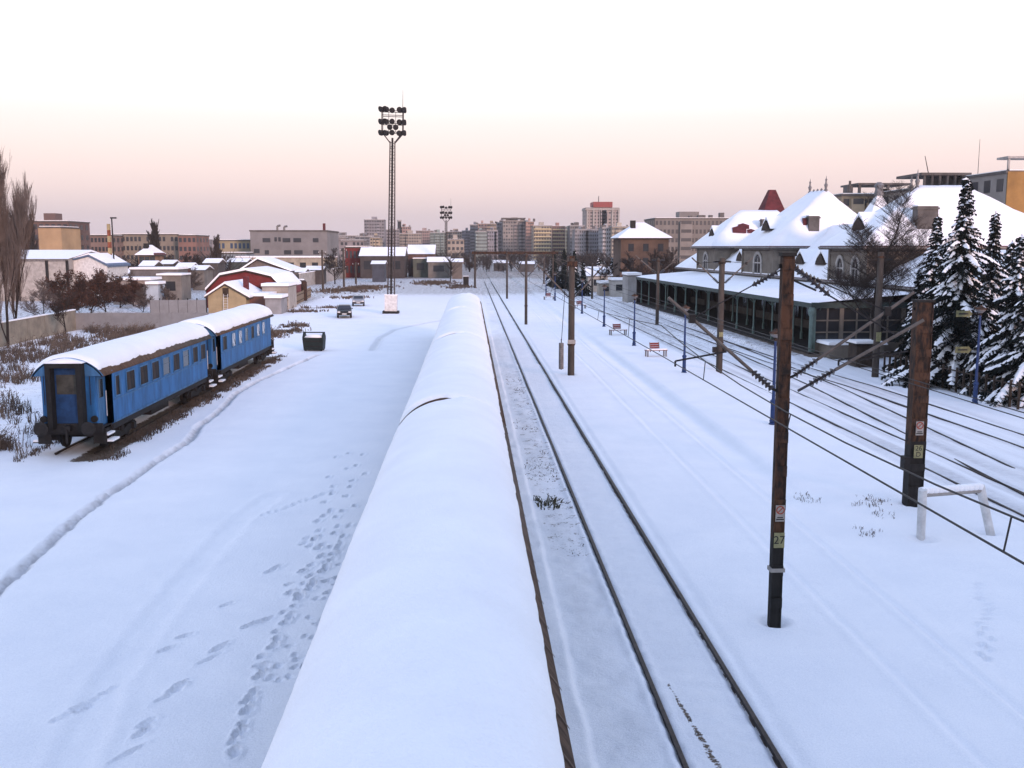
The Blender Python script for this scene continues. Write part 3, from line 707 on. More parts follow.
plates(pt, 0.26, 2.6, '', [], 0.9) if False else MB().box(-0.12, 0.12, -0.26, -0.215, 2.3, 2.6).build('number_plate', YSIGN, pt)
MB().box(-0.45, -0.2, -0.2, 0.1, 1.3, 1.65).box(0.2, 0.40, -0.2, 0.1, 1.3, 1.65).build('box', BLACK, pt)
vpole('concrete catenary pole rising before the far half of the station canopy', 657, 325, 258, 0.36, ((-1, 2.3), (1, 2.3)), 5.2, 7.0, 1.3)
pr_, hr_, qr_ = pole('grey concrete pole with small yellow plate before the bare tree at the station end', 875, 377, 252, 'conc', 0.42)
MB().box(-0.14, 0.14, -0.27, -0.215, 2.2, 2.75).build('number_plate', YSIGN, pr_)
MB().box(-0.7, 0.7, -0.05, 0.05, hr_-0.5, hr_-0.42).build('cross_arm', BLACK, pr_)
for k, (lab, px, py, top) in enumerate([('far catenary pole left of the dark conifers, third from gantry', 544, 284, 254), ('far catenary pole in front of the dark conifers, left of a pair', 562, 288, 256),
        ('far catenary pole in front of the dark conifers, right of a pair', 567.5, 290, 256), ('far catenary pole by the snowy white shed roof', 592, 299, 263)]):
    t, h, p = pole(lab, px, py, top, 'conc', 0.34)
    MB().tube((0,0,h-1), (-2.0,0,h-0.4), 0.05, n=5).tube((0,0,h-2), (-2.0,0,h-0.5), 0.04, n=5).build('bracket_tube', TUBE, t)

def wire(label, pts, sag_pts=None, r=0.012, drops=()):
    """one contact line with its messenger and droppers"""
    t = thing('overhead_line', label, 'overhead line', (0, 0, 0), 0, 'overhead lines')
    MB().path(pts, r, 6).build('contact_wire', WIRE, t)
    if sag_pts:
        MB().path(sag_pts, r*0.95, 6).build('messenger_wire', WIRE, t)
        for y in drops:
            def at(ps):
                for a, c in zip(ps[:-1], ps[1:]):
                    if min(a[1], c[1]) <= y <= max(a[1], c[1]):
                        q = (y-a[1])/(c[1]-a[1]); return Vector(a)+(Vector(c)-Vector(a))*q
            MB().tube(at(sag_pts), at(pts), 0.008, n=5).build('dropper', WIRE, t)
def sagline(x, ztop, ys, dip, n=9):
    r = []
    for a, c in zip(ys[:-1], ys[1:]):
        for k in range(n):
            q = k/n; r.append((x, a+(c-a)*q, ztop-dip*4*q*(1-q)))
    r.append((x, ys[-1], ztop)); return r
spn = [2.0, 20.8, 61, 101, 150, 200]
wire('overhead contact and messenger wires above the open track, with droppers', [(3.95, 2, 5.60), (3.98, 20.8, 5.60), (3.9, 61, 5.60), (4.05, 101, 5.6), (4.0, 200, 5.6)], [(x+0.0, y, z) for x, y, z in sagline(4.0, 6.22, spn, 0.45)], 0.010, (7.05, 12.2, 16.8, 25, 31, 37, 43, 49, 55, 67, 75, 83, 91))
wire('lower overhead wire pair above the buried second track', [(7.74, 2, 5.47), (7.74, 20.8, 5.47), (7.9, 61, 5.5), (8.4, 200, 5.6)], [(7.34, 2, 5.68), (7.34, 20.8, 5.66), (7.6, 61, 5.9), (8.4, 200, 6.1)], 0.009, ())
# portal across the far tracks
a, c = G(475, 288), G(553, 288)
t = thing('signal_gantry', 'far brown gantry beam on posts spanning the tracks', 'gantry', (a.x, a.y, 0))
Lg = c.x-a.x
MB().box(-0.6, Lg+1.0, -0.2, 0.2, 6.5, 7.0).box(-0.6, Lg+1, -0.25, 0.25, 6.48, 6.53).build('beam', RUST, t)
for xx in (0, Lg): MB().lathe([(0.22,-0.3),(0.16,7.1)], (xx,0,0), 10).build('post', POLEC, t)
tr_ = MB()
for k in range(14):
    x0 = -0.4+k*(Lg+1.2)/14; tr_.beam((x0, -0.22, 6.55), (x0+(Lg+1.2)/28, -0.22, 6.95), 0.06, 0.06); tr_.beam((x0+(Lg+1.2)/28, -0.22, 6.95), (x0+(Lg+1.2)/14, -0.22, 6.55), 0.06, 0.06)
tr_.build('lattice', RUST, t)
a = G(466, 286)
t = thing('relay_cabinet', 'dark brown trackside cabinet beyond the end of the snowy train', 'cabinet', (a.x, a.y, 0))
MB().box(-0.55, 0.55, -0.5, 0.5, 0, 1.95).build('cabinet_body', RUST, t); MB().box(-0.48, 0.48, -0.53, -0.5, 0.15, 1.85).build('door', RUSTD, t); MB().box(-0.6, 0.6, -0.55, 0.55, 1.95, 2.05).build('roof', SNOW, t)

# ================================================================ platform lamps, benches, barrier
def lamp(label, px, py, hpx=None, h=None, lean=0):
    p = G(px, py, 0.15); hh = h or D(px, hpx, p.y).z-0.15
    t = thing('platform_lamp', label, 'lamp post', (p.x, p.y, gz(p.x, p.y)-0.02), 0, 'blue lamp posts on the platforms')
    MB().lathe([(0.17,-0.2),(0.17,0.06),(0.12,0.1),(0.15,0.16),(0.11,0.3),(0.11,0.95),(0.14,1.0),(0.14,1.06),(0.09,1.12)], (0,0,0), 12).build('base', LBLUE, t)
    MB().lathe([(0.075,1.1),(0.05,hh-0.4)], (0,0,0), 10).build('shaft', LBLUE, t)
    MB().lathe([(0.06,hh-0.42),(0.10,hh-0.36),(0.05,hh-0.3)], (0,0,0), 10).build('collar', RUST, t)
    MB().lathe([(0.09,hh-0.3),(0.24,hh-0.16),(0.22,hh-0.1)], (0,0,0), 12).build('lamp_glass', STEELG, t)
    MB().lathe([(0.29,hh-0.1),(0.27,hh-0.05),(0.1,hh+0.04),(0.03,hh+0.1)], (0,0,0), 12).build('lamp_cap', RUST, t)
    return t
lamp('blue platform lamp post half hidden by the rusty pole numbered 27', 772.5, 425, h=4.1)
lamp('blue lamp post just right of the nearer red bench', 684, 373, h=4.1)
lamp('blue lamp post between the two red benches', 634, 346, h=4.0)
lamp('blue lamp post left of the farther red bench', 604, 327, h=4.0)
lamp('blue lamp post right of the counterweight pole, before the white shed', 582, 314, h=4.0)
lamp('far blue lamp post, second left of the counterweight pole top', 555, 301, h=4.0)
lamp('farthest blue lamp post on the island platform', 546, 296, h=4.0)
lt = lamp('blue lamp post standing before the snowy spruces with arrow signs at its side', 975, 400, h=4.9)
for nm, px, py in (('upper', 964, 313), ('lower', 963, 349)):
    p = G(975, 400); q = D(px, py, p.y)
    t = thing('direction_sign', f'{nm} of two small yellow arrow signs hanging before the spruces', 'sign', (q.x, q.y, q.z-0.25), 0, 'arrow signs by the spruces')
    MB().prism([(-0.40,0.05),(0.25,0.05),(0.25,0.0),(0.45,0.21),(0.25,0.42),(0.25,0.37),(-0.40,0.37)], -0.02, 0.02).build('arrow_board', mat('olive_sign', (0.15,0.15,0.075), 0.7, 0.3, 6), t)
    MB().box(-0.28, 0.22, -0.026, -0.021, 0.17, 0.25).build('arrow_bar', INK, t)
    MB().beam((0.3, 0.03, 0.2), (G(975,400).x-q.x, 0.03, 0.2), 0.03, 0.03).build('bracket', BLACK, t)
def bench(label, px, py, rz=0.25):
    p = G(px, py, 0.15)
    t = thing('platform_bench', label, 'bench', (p.x, p.y, gz(p.x, p.y)-0.01), rz, 'red benches on the platform')
    for k in range(3): MB().box(-0.8, 0.8, -0.22+0.16*k, -0.09+0.16*k, 0.43, 0.47).build('slat', REDP, t)
    MB().box(-0.78, 0.78, -0.20, 0.22, 0.472, 0.55).build('snow', SNOW, t)
    for k in range(3): MB().box(-0.36, 0.36, 0.26+0.03*k, 0.30+0.03*k, 0.52+0.15*k, 0.65+0.15*k).build('back_slat', REDP, t)
    for sx in (-0.7, 0.7):
        MB().box(sx-0.04, sx+0.04, -0.2, -0.12, -0.1, 0.43).build('leg', STEELG, t); MB().box(sx-0.04, sx+0.04, 0.16, 0.24, -0.1, 0.43).build('leg', STEELG, t)
        MB().beam((sx*0.5, 0.2, 0.3), (sx*0.5, 0.36, 0.98), 0.05, 0.04).build('back_support', STEELG, t)
bench('nearer red platform bench with snow on its seat, left of a blue lamp post', 656, 357)
bench('farther red platform bench beside the blue lamp post', 618, 335.5)
bench('small red bench far down the island platform, right of the counterweight pole', 580, 309)
bench('farthest small red bench on the platform beyond the counterweight pole', 549, 300)
# white tubular barrier
a, c = G(922, 541), G(987, 533)
t = thing('barrier', 'white snow-topped tubular barrier at the foot of the thick rusty pole', 'barrier', (a.x, a.y, 0))
d = c-a
MB().tube((0.10,0.3,-0.1), (-0.06,0,1.42), 0.115, n=12).build('leg', WHITEP, t); MB().tube((d.x+0.12,d.y,-0.1), (d.x-0.28,d.y,1.35), 0.115, n=12).build('leg', WHITEP, t)
MB().tube((-0.05,0.1,1.28), (d.x-0.26,d.y,1.24), 0.10, n=12).build('rail', CONCR, t)
sm = MB()
for k in range(12):
    q0, q1 = k/12, (k+1)/12
    for q in ((q0+q1)/2,): sm.lathe([(0.0,-0.09),(0.13+0.02*n1(k,3),-0.06),(0.14,0.06),(0.0,0.11)], (-0.05+(d.x-0.21)*q, 0.1+(d.y-0.1)*q, 1.36-0.04*q), 10)
sm.build('snow', SNOW, t, True)

# ================================================================ floodlight masts
def mast(label, px, py, top, depth=None, scale=1.0):
    p = G(px, py) if depth is None else D(px, py, depth); p.z = 0
    H_ = D(px, top, p.y).z
    t = thing('floodlight_mast', label, 'floodlight mast', (p.x, p.y, 0), 0, 'floodlight masts in the yard')
    MB().box(-0.95, 0.95, -0.95, 0.95, -0.2, 0.32).build('footing', BLACK, t); MB().box(-0.72, 0.72, -0.72, 0.72, 0.32, 2.2).build('plinth', WHITEP, t)
    MB().box(-0.76, 0.76, -0.76, 0.76, 2.2, 2.28).build('plinth_snow', SNOW, t)
    zt = H_-3.9; w0, w1 = 0.40, 0.28
    legs = [(-1,-1),(1,-1),(1,1),(-1,1)]
    for a, c in legs: MB().beam((a*w0,c*w0,2.28), (a*w1,c*w1,zt), 0.09, 0.09).build('leg', MASTD, t)
    lc = MB(); n_ = 26
    for k in range(n_):
        z0, z1 = 2.28+(zt-2.28)*k/n_, 2.28+(zt-2.28)*(k+1)/n_; wa, wb = w0+(w1-w0)*k/n_, w0+(w1-w0)*(k+1)/n_
        for j in range(4):
            A, B = legs[j], legs[(j+1) % 4]
            if k % 2: A, B = B, A
            lc.beam((A[0]*wa, A[1]*wa, z0), (B[0]*wb, B[1]*wb, z1), 0.045, 0.045)
    lc.build('lacing', MASTD, t)
    MB().box(-0.12, 0.10, -0.12, 0.12, 2.28, zt+0.4).build('cable_duct', BLACK, t)
    hd = MB(); b0 = zt+1.0; hw = 1.2
    for s_ in (-1, 1):
        for yy in (-0.7, 0.7): hd.beam((s_*0.25, yy*0.3, zt-0.2), (s_*hw, yy, b0), 0.1, 0.1)
        for yy in (-0.7, 0.7): hd.beam((s_*hw, yy, b0), (s_*hw, yy, H_-0.1), 0.09, 0.09)
    for z in (b0, b0+0.95, b0+1.9, H_-0.5):
        for yy in (-0.7, 0.7): hd.beam((-hw, yy, z), (hw, yy, z), 0.07, 0.07)
    for s_ in (-0.4, 0.4): hd.beam((s_, -0.7, b0), (s_, -0.7, H_-0.6), 0.05, 0.05)
    hd.build('head_frame', MASTD, t)
    fl = MB().lathe([(0.08,0.30),(0.20,0.22),(0.31,0.0),(0.33,-0.12),(0.28,-0.14)], (0,0,0), 12, 'y').mesh('floodlight', BLACK, True)
    for (x, z, r) in [(-1.65,H_-0.35,0.9),(-1.0,H_-0.30,0.3),(0,H_-0.45,0),(1.0,H_-0.35,-0.3),(1.65,H_-0.35,-0.9),(-1.65,H_-1.75,0.9),(-1.0,H_-1.7,0.3),(0,H_-1.7,0),(1.0,H_-1.75,-0.3),(1.65,H_-1.75,-0.9),
                      (-0.3,H_-2.35,0.2),(0.5,H_-2.35,-0.2),(-1.65,H_-3.0,0.9),(-1.0,H_-3.0,0.3),(0,H_-2.95,0),(1.65,H_-2.95,-0.9),(1.0,H_-3.0,-0.3)]:
        x *= 0.8; inst('floodlight', fl, t, (x, -0.8, z), (0.3, 0, -r))
        inst('floodlight', fl, t, (x*0.95, 0.8, z+0.1), (-0.3, 0, math.pi+r)) if abs(x) > 0.7 else None
    MB().tube((1.2,-0.7,H_-0.2), (1.2,-0.7,H_+1.9), 0.035, 0.02, 6).build('antenna', MASTD, t)
    return t
mast('tall lattice floodlight mast on a white plinth in the snowy yard', 391, 313.5, 107).rotation_euler = (0, 0.025, 0)
mast('smaller distant floodlight mast among the city blocks', 443.5, 0, 206, 262).rotation_euler = (0, 0.012, 0)

# ================================================================ cars, refuse container
def car(label, px, py, paint, rz, front):
    p = G(px, py)
    t = thing('parked_car', label, 'car', (p.x, p.y, 0), rz, 'cars parked in the snowy yard')
    prof = [(-2.0,0.32),(-2.03,0.62),(-1.93,0.84),(-1.05,0.93),(-0.45,1.36),(0.75,1.38),(1.45,1.02),(1.95,0.95),(2.05,0.65),(2.0,0.32),(1.62,0.30),(1.5,0.55),(1.1,0.55),(0.98,0.30),(-0.98,0.30),(-1.1,0.55),(-1.5,0.55),(-1.62,0.30)]
    m = MB(); n_ = len(prof); vs = []
    for x, k in ((-0.80, 0.0), (0.80, 0.0)):
        for y, z in prof:
            tp = 0.0 if z < 0.95 else (z-0.93)*0.42
            vs.append((x - math.copysign(tp, x), y, z))
    fs = [tuple(range(n_)), tuple(range(2*n_-1, n_-1, -1))] + [(k, n_+k, n_+(k+1) % n_, (k+1) % n_) for k in range(n_)]
    m.add(vs, fs); body = m.build('body', paint, t)
    md = body.modifiers.new('bevel', 'BEVEL'); md.width = 0.04; md.segments = 2
    g = MB().add([(-0.66,-0.99,0.965),(0.66,-0.99,0.965),(0.58,-0.50,1.32),(-0.58,-0.50,1.32)], [(0,1,2,3)]); g.v = [(x, y-0.02, z+0.015) for x, y, z in g.v]
    g.build('windscreen', GLASS, t, recalc=False)
    g = MB().add([(-0.64,1.40,1.06),(0.64,1.40,1.06),(0.57,0.80,1.34),(-0.57,0.80,1.34)], [(3,2,1,0)]); g.v = [(x, y+0.02, z+0.02) for x, y, z in g.v]
    g.build('rear_window', GLASS, t, recalc=False)
    for s_ in (-1, 1):
        for (ya, yb) in ((-0.85,0.05),(0.12,1.0)):
            MB().add([(s_*0.805,ya,0.97),(s_*0.805,yb,0.97),(s_*0.665,min(yb,0.7),1.30),(s_*0.665,max(ya,-0.42),1.30)], [(0,1,2,3)]).build('side_window', GLASS, t)
        for yy, l in ((-1.3,0),(1.3,0)):
            w_ = MB().lathe([(0.15,-0.10),(0.31,-0.10),(0.31,0.10),(0.15,0.10)], (0,0,0), 16, 'y').build('wheel', RUBBER, t); w_.location = (s_*0.72, yy, 0.31); w_.rotation_euler = (0, 0, math.pi/2)
            MB().lathe([(0.02,-0.112),(0.16,-0.112),(0.16,0.112),(0.02,0.112)], (0,0,0), 12, 'y').build('rim', STEELG, w_)
        MB().box(s_*0.60-0.15, s_*0.60+0.15, -2.04, -1.97, 0.62, 0.76).build('headlight', CHROME, t)
        MB().box(s_*0.66-0.10, s_*0.66+0.10, 2.0, 2.07, 0.68, 0.85).build('tail_light', REDL, t)
        MB().box(s_*0.88-0.07, s_*0.88+0.07, -0.85, -0.72, 0.95, 1.06).build('mirror', paint, t)
    MB().box(-0.78, 0.78, -2.08, -1.98, 0.36, 0.56).build('bumper', BLACK, t); MB().box(-0.78, 0.78, 2.0, 2.09, 0.36, 0.56).build('bumper', BLACK, t)
    MB().box(-0.26, 0.26, -2.10, -2.082, 0.42, 0.53).build('licence_plate', WHITEP, t)
    MB().box(-0.45, 0.45, -0.35, 0.65, 1.385, 1.42).build('roof_snow', SNOW, t) if not front else None
    return t
car('black parked car with clear roof in the snow, nearer of two', 344.5, 317, CARBLK, 0.12, True)
car('silver parked car with dark windscreen standing behind the black one', 358.5, 305.5, CARSIL, 0.10, True)
car('small dark far car beside the blue shop front by the red hall', 367, 274.5, CARSIL, 1.2, False)
p = G(314.5, 350.5)
t = thing('refuse_container', 'dark green refuse container heaped with snow beside the footpath', 'container', (p.x, p.y, -0.03), -0.06)
MB().prism([(-0.72,0.12),(0.72,0.12),(0.80,0.95),(0.80,1.05),(-0.80,1.05),(-0.80,0.95)], -0.5, 0.5).build('tub', BINGREEN, t)
MB().prism([(-0.68,1.04),(0.68,1.04),(0.60,1.20),(0.0,1.28),(-0.58,1.17)], -0.46, 0.46).build('snow_heap', SNOW, t, True)
for s_ in (-1, 1):
    MB().prism([(-0.55,0.9),(0.55,0.9),(0.55,1.1),(0.15,1.45),(-0.15,1.45),(-0.55,1.1)], s_*0.74-0.05, s_*0.74+0.05, 'x').build('end_plate', BINGREEN, t)
    for yy in (-0.4, 0.4): MB().lathe([(0.09,-0.03),(0.09,0.03)], (s_*0.6, yy, 0.10), 10, 'y').build('castor', BLACK, t)
MB().tube((-0.84,0,1.42), (0.84,0,1.42), 0.045, n=8).build('lid_rail', BINGREEN, t); MB().box(-0.7, 0.7, -0.53, -0.505, 0.35, 0.42).box(-0.7, 0.7, -0.53, -0.505, 0.75, 0.82).build('rib', BLACK, t)
# ================================================================ the station
st = thing('station_building', 'long old station with snowy hipped towers, dormers and green-posted canopy', 'station', (24.6, 71, 0), R(1.7))
UF = 7.5      # facade plane
PZ = 0.24
# canopy
MB().box(0.0, UF, 0, 65, 3.72, 3.84).build('canopy_roof', EAVE, st)
MB().box(-0.12, 0.02, -0.1, 65.1, 3.50, 3.86).box(-0.12, UF, -0.14, 0.0, 3.50, 3.90).build('canopy_fascia', CANG, st)
sc = MB(); nv, nu = 120, 10; vs = []; fs = []
for j in range(nv+1):
    for k in range(nu+1):
        v, u = -0.1+65.2*j/nv, -0.15+(UF+0.15)*k/nu
        e = 0 if k == 0 or j in (0, nv) else 1
        vs.append((u+(0.05*n1(j*0.4, 4) if k == 0 else 0), v, 3.87+0.085*u+(0.12+0.05*n1(j*0.3+k*2.1, 6))*e))
for j in range(nv):
    for k in range(nu): fs.append((j*(nu+1)+k, j*(nu+1)+k+1, (j+1)*(nu+1)+k+1, (j+1)*(nu+1)+k))
sc.add(vs, fs).build('canopy_snow', SNOWR, st, True)
MB().box(3.0, 3.1, 0.2, 64.8, 3.45, 3.72).box(0.5, 0.6, 0.2, 64.8, 3.45, 3.72).build('canopy_beam', CANG, st)
pm = MB().lathe([(0.13,PZ-0.1),(0.13,0.9),(0.08,0.95),(0.065,3.1),(0.12,3.15),(0.10,3.6)], (0,0,0), 10).beam((0,0,3.0),(-0.5,0,3.5),0.05,0.06).beam((0,0,3.0),(0,0.6,3.5),0.05,0.06).beam((0,0,3.0),(0,-0.6,3.5),0.05,0.06).mesh('canopy_post', POSTG)
for k in range(14):
    inst('canopy_post', pm, st, (0.55, 0.5+k*4.92, 0)); inst('canopy_post', pm, st, (3.05, 0.5+k*4.92, 0))
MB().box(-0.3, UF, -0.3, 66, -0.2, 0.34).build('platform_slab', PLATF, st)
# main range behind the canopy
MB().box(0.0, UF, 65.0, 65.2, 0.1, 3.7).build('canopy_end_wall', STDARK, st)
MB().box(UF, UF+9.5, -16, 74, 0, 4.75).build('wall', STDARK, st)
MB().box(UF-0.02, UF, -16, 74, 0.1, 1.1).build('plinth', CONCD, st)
dm = MB().box(-0.04,0.0,-0.75,0.75,0,2.7).mesh('door', WOODD); wm = MB().box(-0.05,0.0,-0.7,0.7,-0.9,0.9).mesh('window', GLASS)
wf = MB().box(-0.08,0,-0.8,-0.7,-1,1).box(-0.08,0,0.7,0.8,-1,1).box(-0.08,0,-0.7,0.7,0.9,1).box(-0.08,0,-0.7,0.7,-1,-0.9).box(-0.07,0,-0.03,0.03,-0.9,0.9).mesh('frame', WOODD)
for k in range(21):
    v = 4+k*3.3
    if k % 3 == 1: inst('door', dm, st, (UF-0.021, v, 0.15))
    else:
        o = inst('window', wm, st, (UF-0.021, v, 2.1)); inst('frame', wf, o)
def hip(name, u0, u1, v0, v1, z0, za, ru0, ru1, rv0, rv1, snow_t=0.16, par=st, over=0.8):
    """hip roof: dark boarded eaves, tiled body and a thick quilt of snow; ridge from (ru0,rv0) to (ru1,rv1)"""
    a, c, d, e = u0-over, u1+over, v0-over, v1+over
    MB().box(a, c, d, e, z0-0.22, z0-0.02).build('eaves', EAVE, par)
    MB().box(a-0.06, c+0.06, d-0.06, e+0.06, z0-0.12, z0+0.03).build('gutter', STEELG, par)
    b_ = [(a,d,z0+0.032),(c,d,z0+0.032),(c,e,z0+0.032),(a,e,z0+0.032)]
    r_ = [(ru0,rv0,za),(ru1,rv1,za)]
    alongu = abs(ru1-ru0) > abs(rv1-rv0)
    fcs = [(0,1,5,4),(1,2,5),(2,3,4,5),(3,0,4)] if alongu else [(0,1,4),(1,2,5,4),(2,3,5),(3,0,4,5)]
    rf = MB().add(b_+r_, fcs).build('roof', TILE, par)
    # snow: subdivided faces pushed out along their normal
    m = bmesh.new(); vv = [m.verts.new(p) for p in [(a+0.03,d+0.03,z0+0.05),(c-0.03,d+0.03,z0+0.05),(c-0.03,e-0.03,z0+0.05),(a+0.03,e-0.03,z0+0.05)] + [(ru0,rv0,za+0.04),(ru1,rv1,za+0.04)]]
    for f in fcs: m.faces.new([vv[q] for q in f])
    bmesh.ops.triangulate(m, faces=m.faces[:]); bmesh.ops.subdivide_edges(m, edges=m.edges[:], cuts=9, use_grid_fill=True)
    for q in m.verts:
        x, y, z = q.co
        lo = min(x-a, c-x, y-d, e-y)
        th = snow_t*min(1, 0.25+lo*1.2)
        q.co.z += th + 0.16*snow_t*float(fbm(np.array([x/1.1]), np.array([y/1.1+z]), 3)[0])*4*min(1, lo)
    so2 = bpy.data.meshes.new('snow_cover'); m.to_mesh(so2); m.free(); so2.materials.append(SNOWR); so2.polygons.foreach_set('use_smooth', [True]*len(so2.polygons))
    inst('snow_cover', so2, par)
    return rf
FIN = MB().lathe([(0.22,0),(0.26,0.25),(0.14,0.45),(0.20,0.75),(0.26,0.95),(0.14,1.15),(0.10,1.5),(0.16,1.65),(0.05,1.85),(0.02,2.2)], (0,0,0), 10).mesh('finial', STEELG)
def chimney(u, v, z0, z1, w_=1.1, d_=0.8):
    o = MB().box(u-w_/2, u+w_/2, v-d_/2, v+d_/2, z0, z1).box(u-w_/2-0.08, u+w_/2+0.08, v-d_/2-0.08, v+d_/2+0.08, z1-0.25, z1-0.1).build('chimney', CONCD, st)
    MB().box(u-w_/2-0.04, u+w_/2+0.04, v-d_/2-0.04, v+d_/2+0.04, z1+0.002, z1+0.12).build('snow', SNOW, o)
def dormer(u, v, z, s=1.0):
    o = MB().prism([(v-0.75*s,z-0.1),(v+0.75*s,z-0.1),(v+0.45*s,z+0.35*s),(v,z+0.60*s),(v-0.45*s,z+0.35*s)], u-0.1, u+1.8*s, 'x').build('dormer', WOODD, st)
    MB().prism([(v-0.95*s,z+0.08),(v-0.45*s,z+0.46*s),(v,z+0.74*s),(v+0.45*s,z+0.46*s),(v+0.95*s,z+0.08),(v+0.5*s,z+0.55*s),(v,z+0.92*s),(v-0.5*s,z+0.55*s)], u+0.0, u+2.0*s, 'x').build('snow', SNOW, o)
def arch(u, v, z0, w_, h, axis='u'):
    """tall pointed-arch window: stone surround, recessed panes"""
    n_ = 8; pts = [(-w_/2, 0), (-w_/2, h*0.55)] + [(-w_/2*math.cos(q/n_*math.pi/2), h*0.55+h*0.45*math.sin(q/n_*math.pi/2)) for q in range(1, n_)] + [(0, h)]
    full = pts + [(-x, z) for x, z in reversed(pts[:-1])]
    inn = [(x*0.72, 0.12+z*0.82) for x, z in full]
    m = MB(); k = len(full)
    def P(p, o): return (u-o, v+p[0], z0+p[1]) if axis == 'u' else (u+p[0], v-o, z0+p[1])
    vs = [P(p, 0.12) for p in full] + [P(p, 0.12) for p in inn] + [P(p, 0.0) for p in full] + [P(p, 0.0) for p in inn]
    fs = []
    for q in range(k-1):
        fs += [(q, q+1, k+q+1, k+q), (q, 2*k+q, 2*k+q+1, q+1), (k+q, k+q+1, 3*k+q+1, 3*k+q)]
    o = m.add(vs, fs).build('arched_window', CONCR, st)
    g = MB().add([P(p, 0.012) for p in inn], [tuple(range(k))]).build('pane', GLASS, o)
    mu = MB()
    if axis == 'u': mu.box(u-0.07, u-0.015, v-0.05, v+0.05, z0+0.1, z0+h*0.7).box(u-0.07, u-0.015, v-w_*0.36, v+w_*0.36, z0+h*0.48, z0+h*0.54)
    else: mu.box(u-0.05, u+0.05, v-0.07, v-0.015, z0+0.1, z0+h*0.7).box(u-w_*0.36, u+w_*0.36, v-0.07, v-0.015, z0+h*0.48, z0+h*0.54)
    mu.build('mullion', CONCR, o)
# the wing roof between the towers
hip('wing', UF+0.6, UF+12, 12, 73, 4.9, 9.9, UF+6.2, UF+6.2, 18, 67, 0.14)
hip('wing', UF+0.6, UF+9, -16, 7.3, 4.9, 7.5, UF+4.8, UF+4.8, -11, 7.0, 0.14)
for v in (21.5, 27.0, 47): dormer(UF+1.2, v, 6.3, 1.5)
# three towers
def tower(v0, v1, u1, za, ru0, ru1, rv0, rv1, z0=7.85):
    MB().box(UF-0.05, u1, v0, v1, 4.5, z0-0.2).build('tower_wall', STWALL, st)
    pw = MB()
    for v in (v0, v1): pw.box(UF-0.17, UF+0.25, v-0.17, v+0.25 if v == v0 else v+0.17, 4.4, z0-0.2)
    pw.box(UF-0.13, u1, v0-0.07, v1+0.07, z0-0.62, z0-0.42); pw.box(UF-0.13, u1, v0-0.07, v1+0.07, 4.6, 4.85)
    pw.build('stone_trim', STWALL, st)
    hip('tower', UF, u1, v0, v1, z0, za, ru0, ru1, rv0, rv1, 0.2)
tower(31, 41.5, UF+11.6, 13.6, UF+6.3, UF+6.3, 34.0, 38.6)
for v in (34.0, 38.6): inst('finial', FIN, st, (UF+6.3, v, 13.6)).scale = (0.8, 0.8, 0.75)
for k in range(3): MB().lathe([(0.10,0),(0.14,0.15),(0.02,0.3)], (UF+6.3, 35.2+1.1*k, 13.75), 8).build('crest_spike', STEELG, st)
arch(UF-0.06, 36, 4.9, 3.0, 2.5, 'u'); arch(UF+3.2, 31-0.01, 4.9, 2.4, 2.4, 'v')
chimney(UF+4.1, 31.5, 8.5, 11.0, 1.1, 0.8); dormer(UF+0.7, 36.2, 9.7, 1.6)
MB().box(UF+3.1, UF+3.5, 31.5, 31.9, 9.6, 10.8).build('vent', TILE, st)
tower(53, 61.5, UF+13, 12.3, UF+4.2, UF+9.0, 57.2, 57.2)
arch(UF-0.06, 57.3, 4.9, 2.4, 2.4, 'u'); arch(UF+2.6, 53-0.01, 4.9, 2.0, 2.3, 'v')
chimney(UF+6.6, 54.4, 9.2, 11.3, 1.1, 0.8); dormer(UF+0.6, 57.4, 9.3, 1.4)
pm_ = MB()
for (u, v, s_) in ((UF+3.2, 54.2, 1.0), (UF+3.9, 54.7, 0.8), (UF+4.7, 54.0, 0.6)):
    z = 7.85+(12.3-7.85)*(v-52.2)/(57.2-52.2)+0.36
    pm_.add([(u-0.9*s_, v-0.4*s_, z-0.36*s_), (u+0.8*s_, v-0.5*s_, z-0.42*s_), (u+1.0*s_, v+0.2*s_, z+0.2*s_), (u+0.1*s_, v+0.55*s_, z+0.5*s_), (u-0.8*s_, v+0.3*s_, z+0.28*s_)], [(0,1,2,3,4)])
pm_.build('bare_tile_patch', TILE, st)
tower(8.2, 16, UF+17, 12.7, UF+5.8, UF+9.8, 12.1, 12.1)
arch(UF-0.06, 10.4, 4.9, 1.8, 2.3, 'u'); arch(UF-0.06, 13.6, 4.9, 1.8, 2.3, 'u')
for k in range(2): inst('finial', FIN, st, (UF+5.6-0.5*k, 12.1, 12.6-0.5*k)).scale = (0.8, 0.8, 0.75)
chimney(UF+4.9, 9.0, 8.4, 11.1, 1.7, 0.9); dormer(UF+0.9, 12.6, 9.3, 1.6)
# turret behind: small pyramid
MB().add([(UF+4,19,8),(UF+9,19,8),(UF+9,24,8),(UF+4,24,8),(UF+6.5,21.5,13.0)], [(0,1,4),(1,2,4),(2,3,4),(3,0,4)]).build('turret_snow', SNOWR, st)
MB().lathe([(0.5,0),(0.35,0.6),(0.5,0.9),(0.2,1.2)], (UF+6.5,21.5,12.6), 8).build('turret_cap', STEELG, st)
# dark-red pyramid turret behind the far tower
MB().add([(UF+6.6,58,8.5),(UF+12.4,58,8.5),(UF+12.4,64,8.5),(UF+6.6,64,8.5),(UF+9.1,60.6,15.3),(UF+9.9,60.6,15.3),(UF+9.9,61.4,15.3),(UF+9.1,61.4,15.3)], [(0,1,5,4),(1,2,6,5),(2,3,7,6),(3,0,4,7),(4,5,6,7)]).build('red_turret_roof', TILE, st)
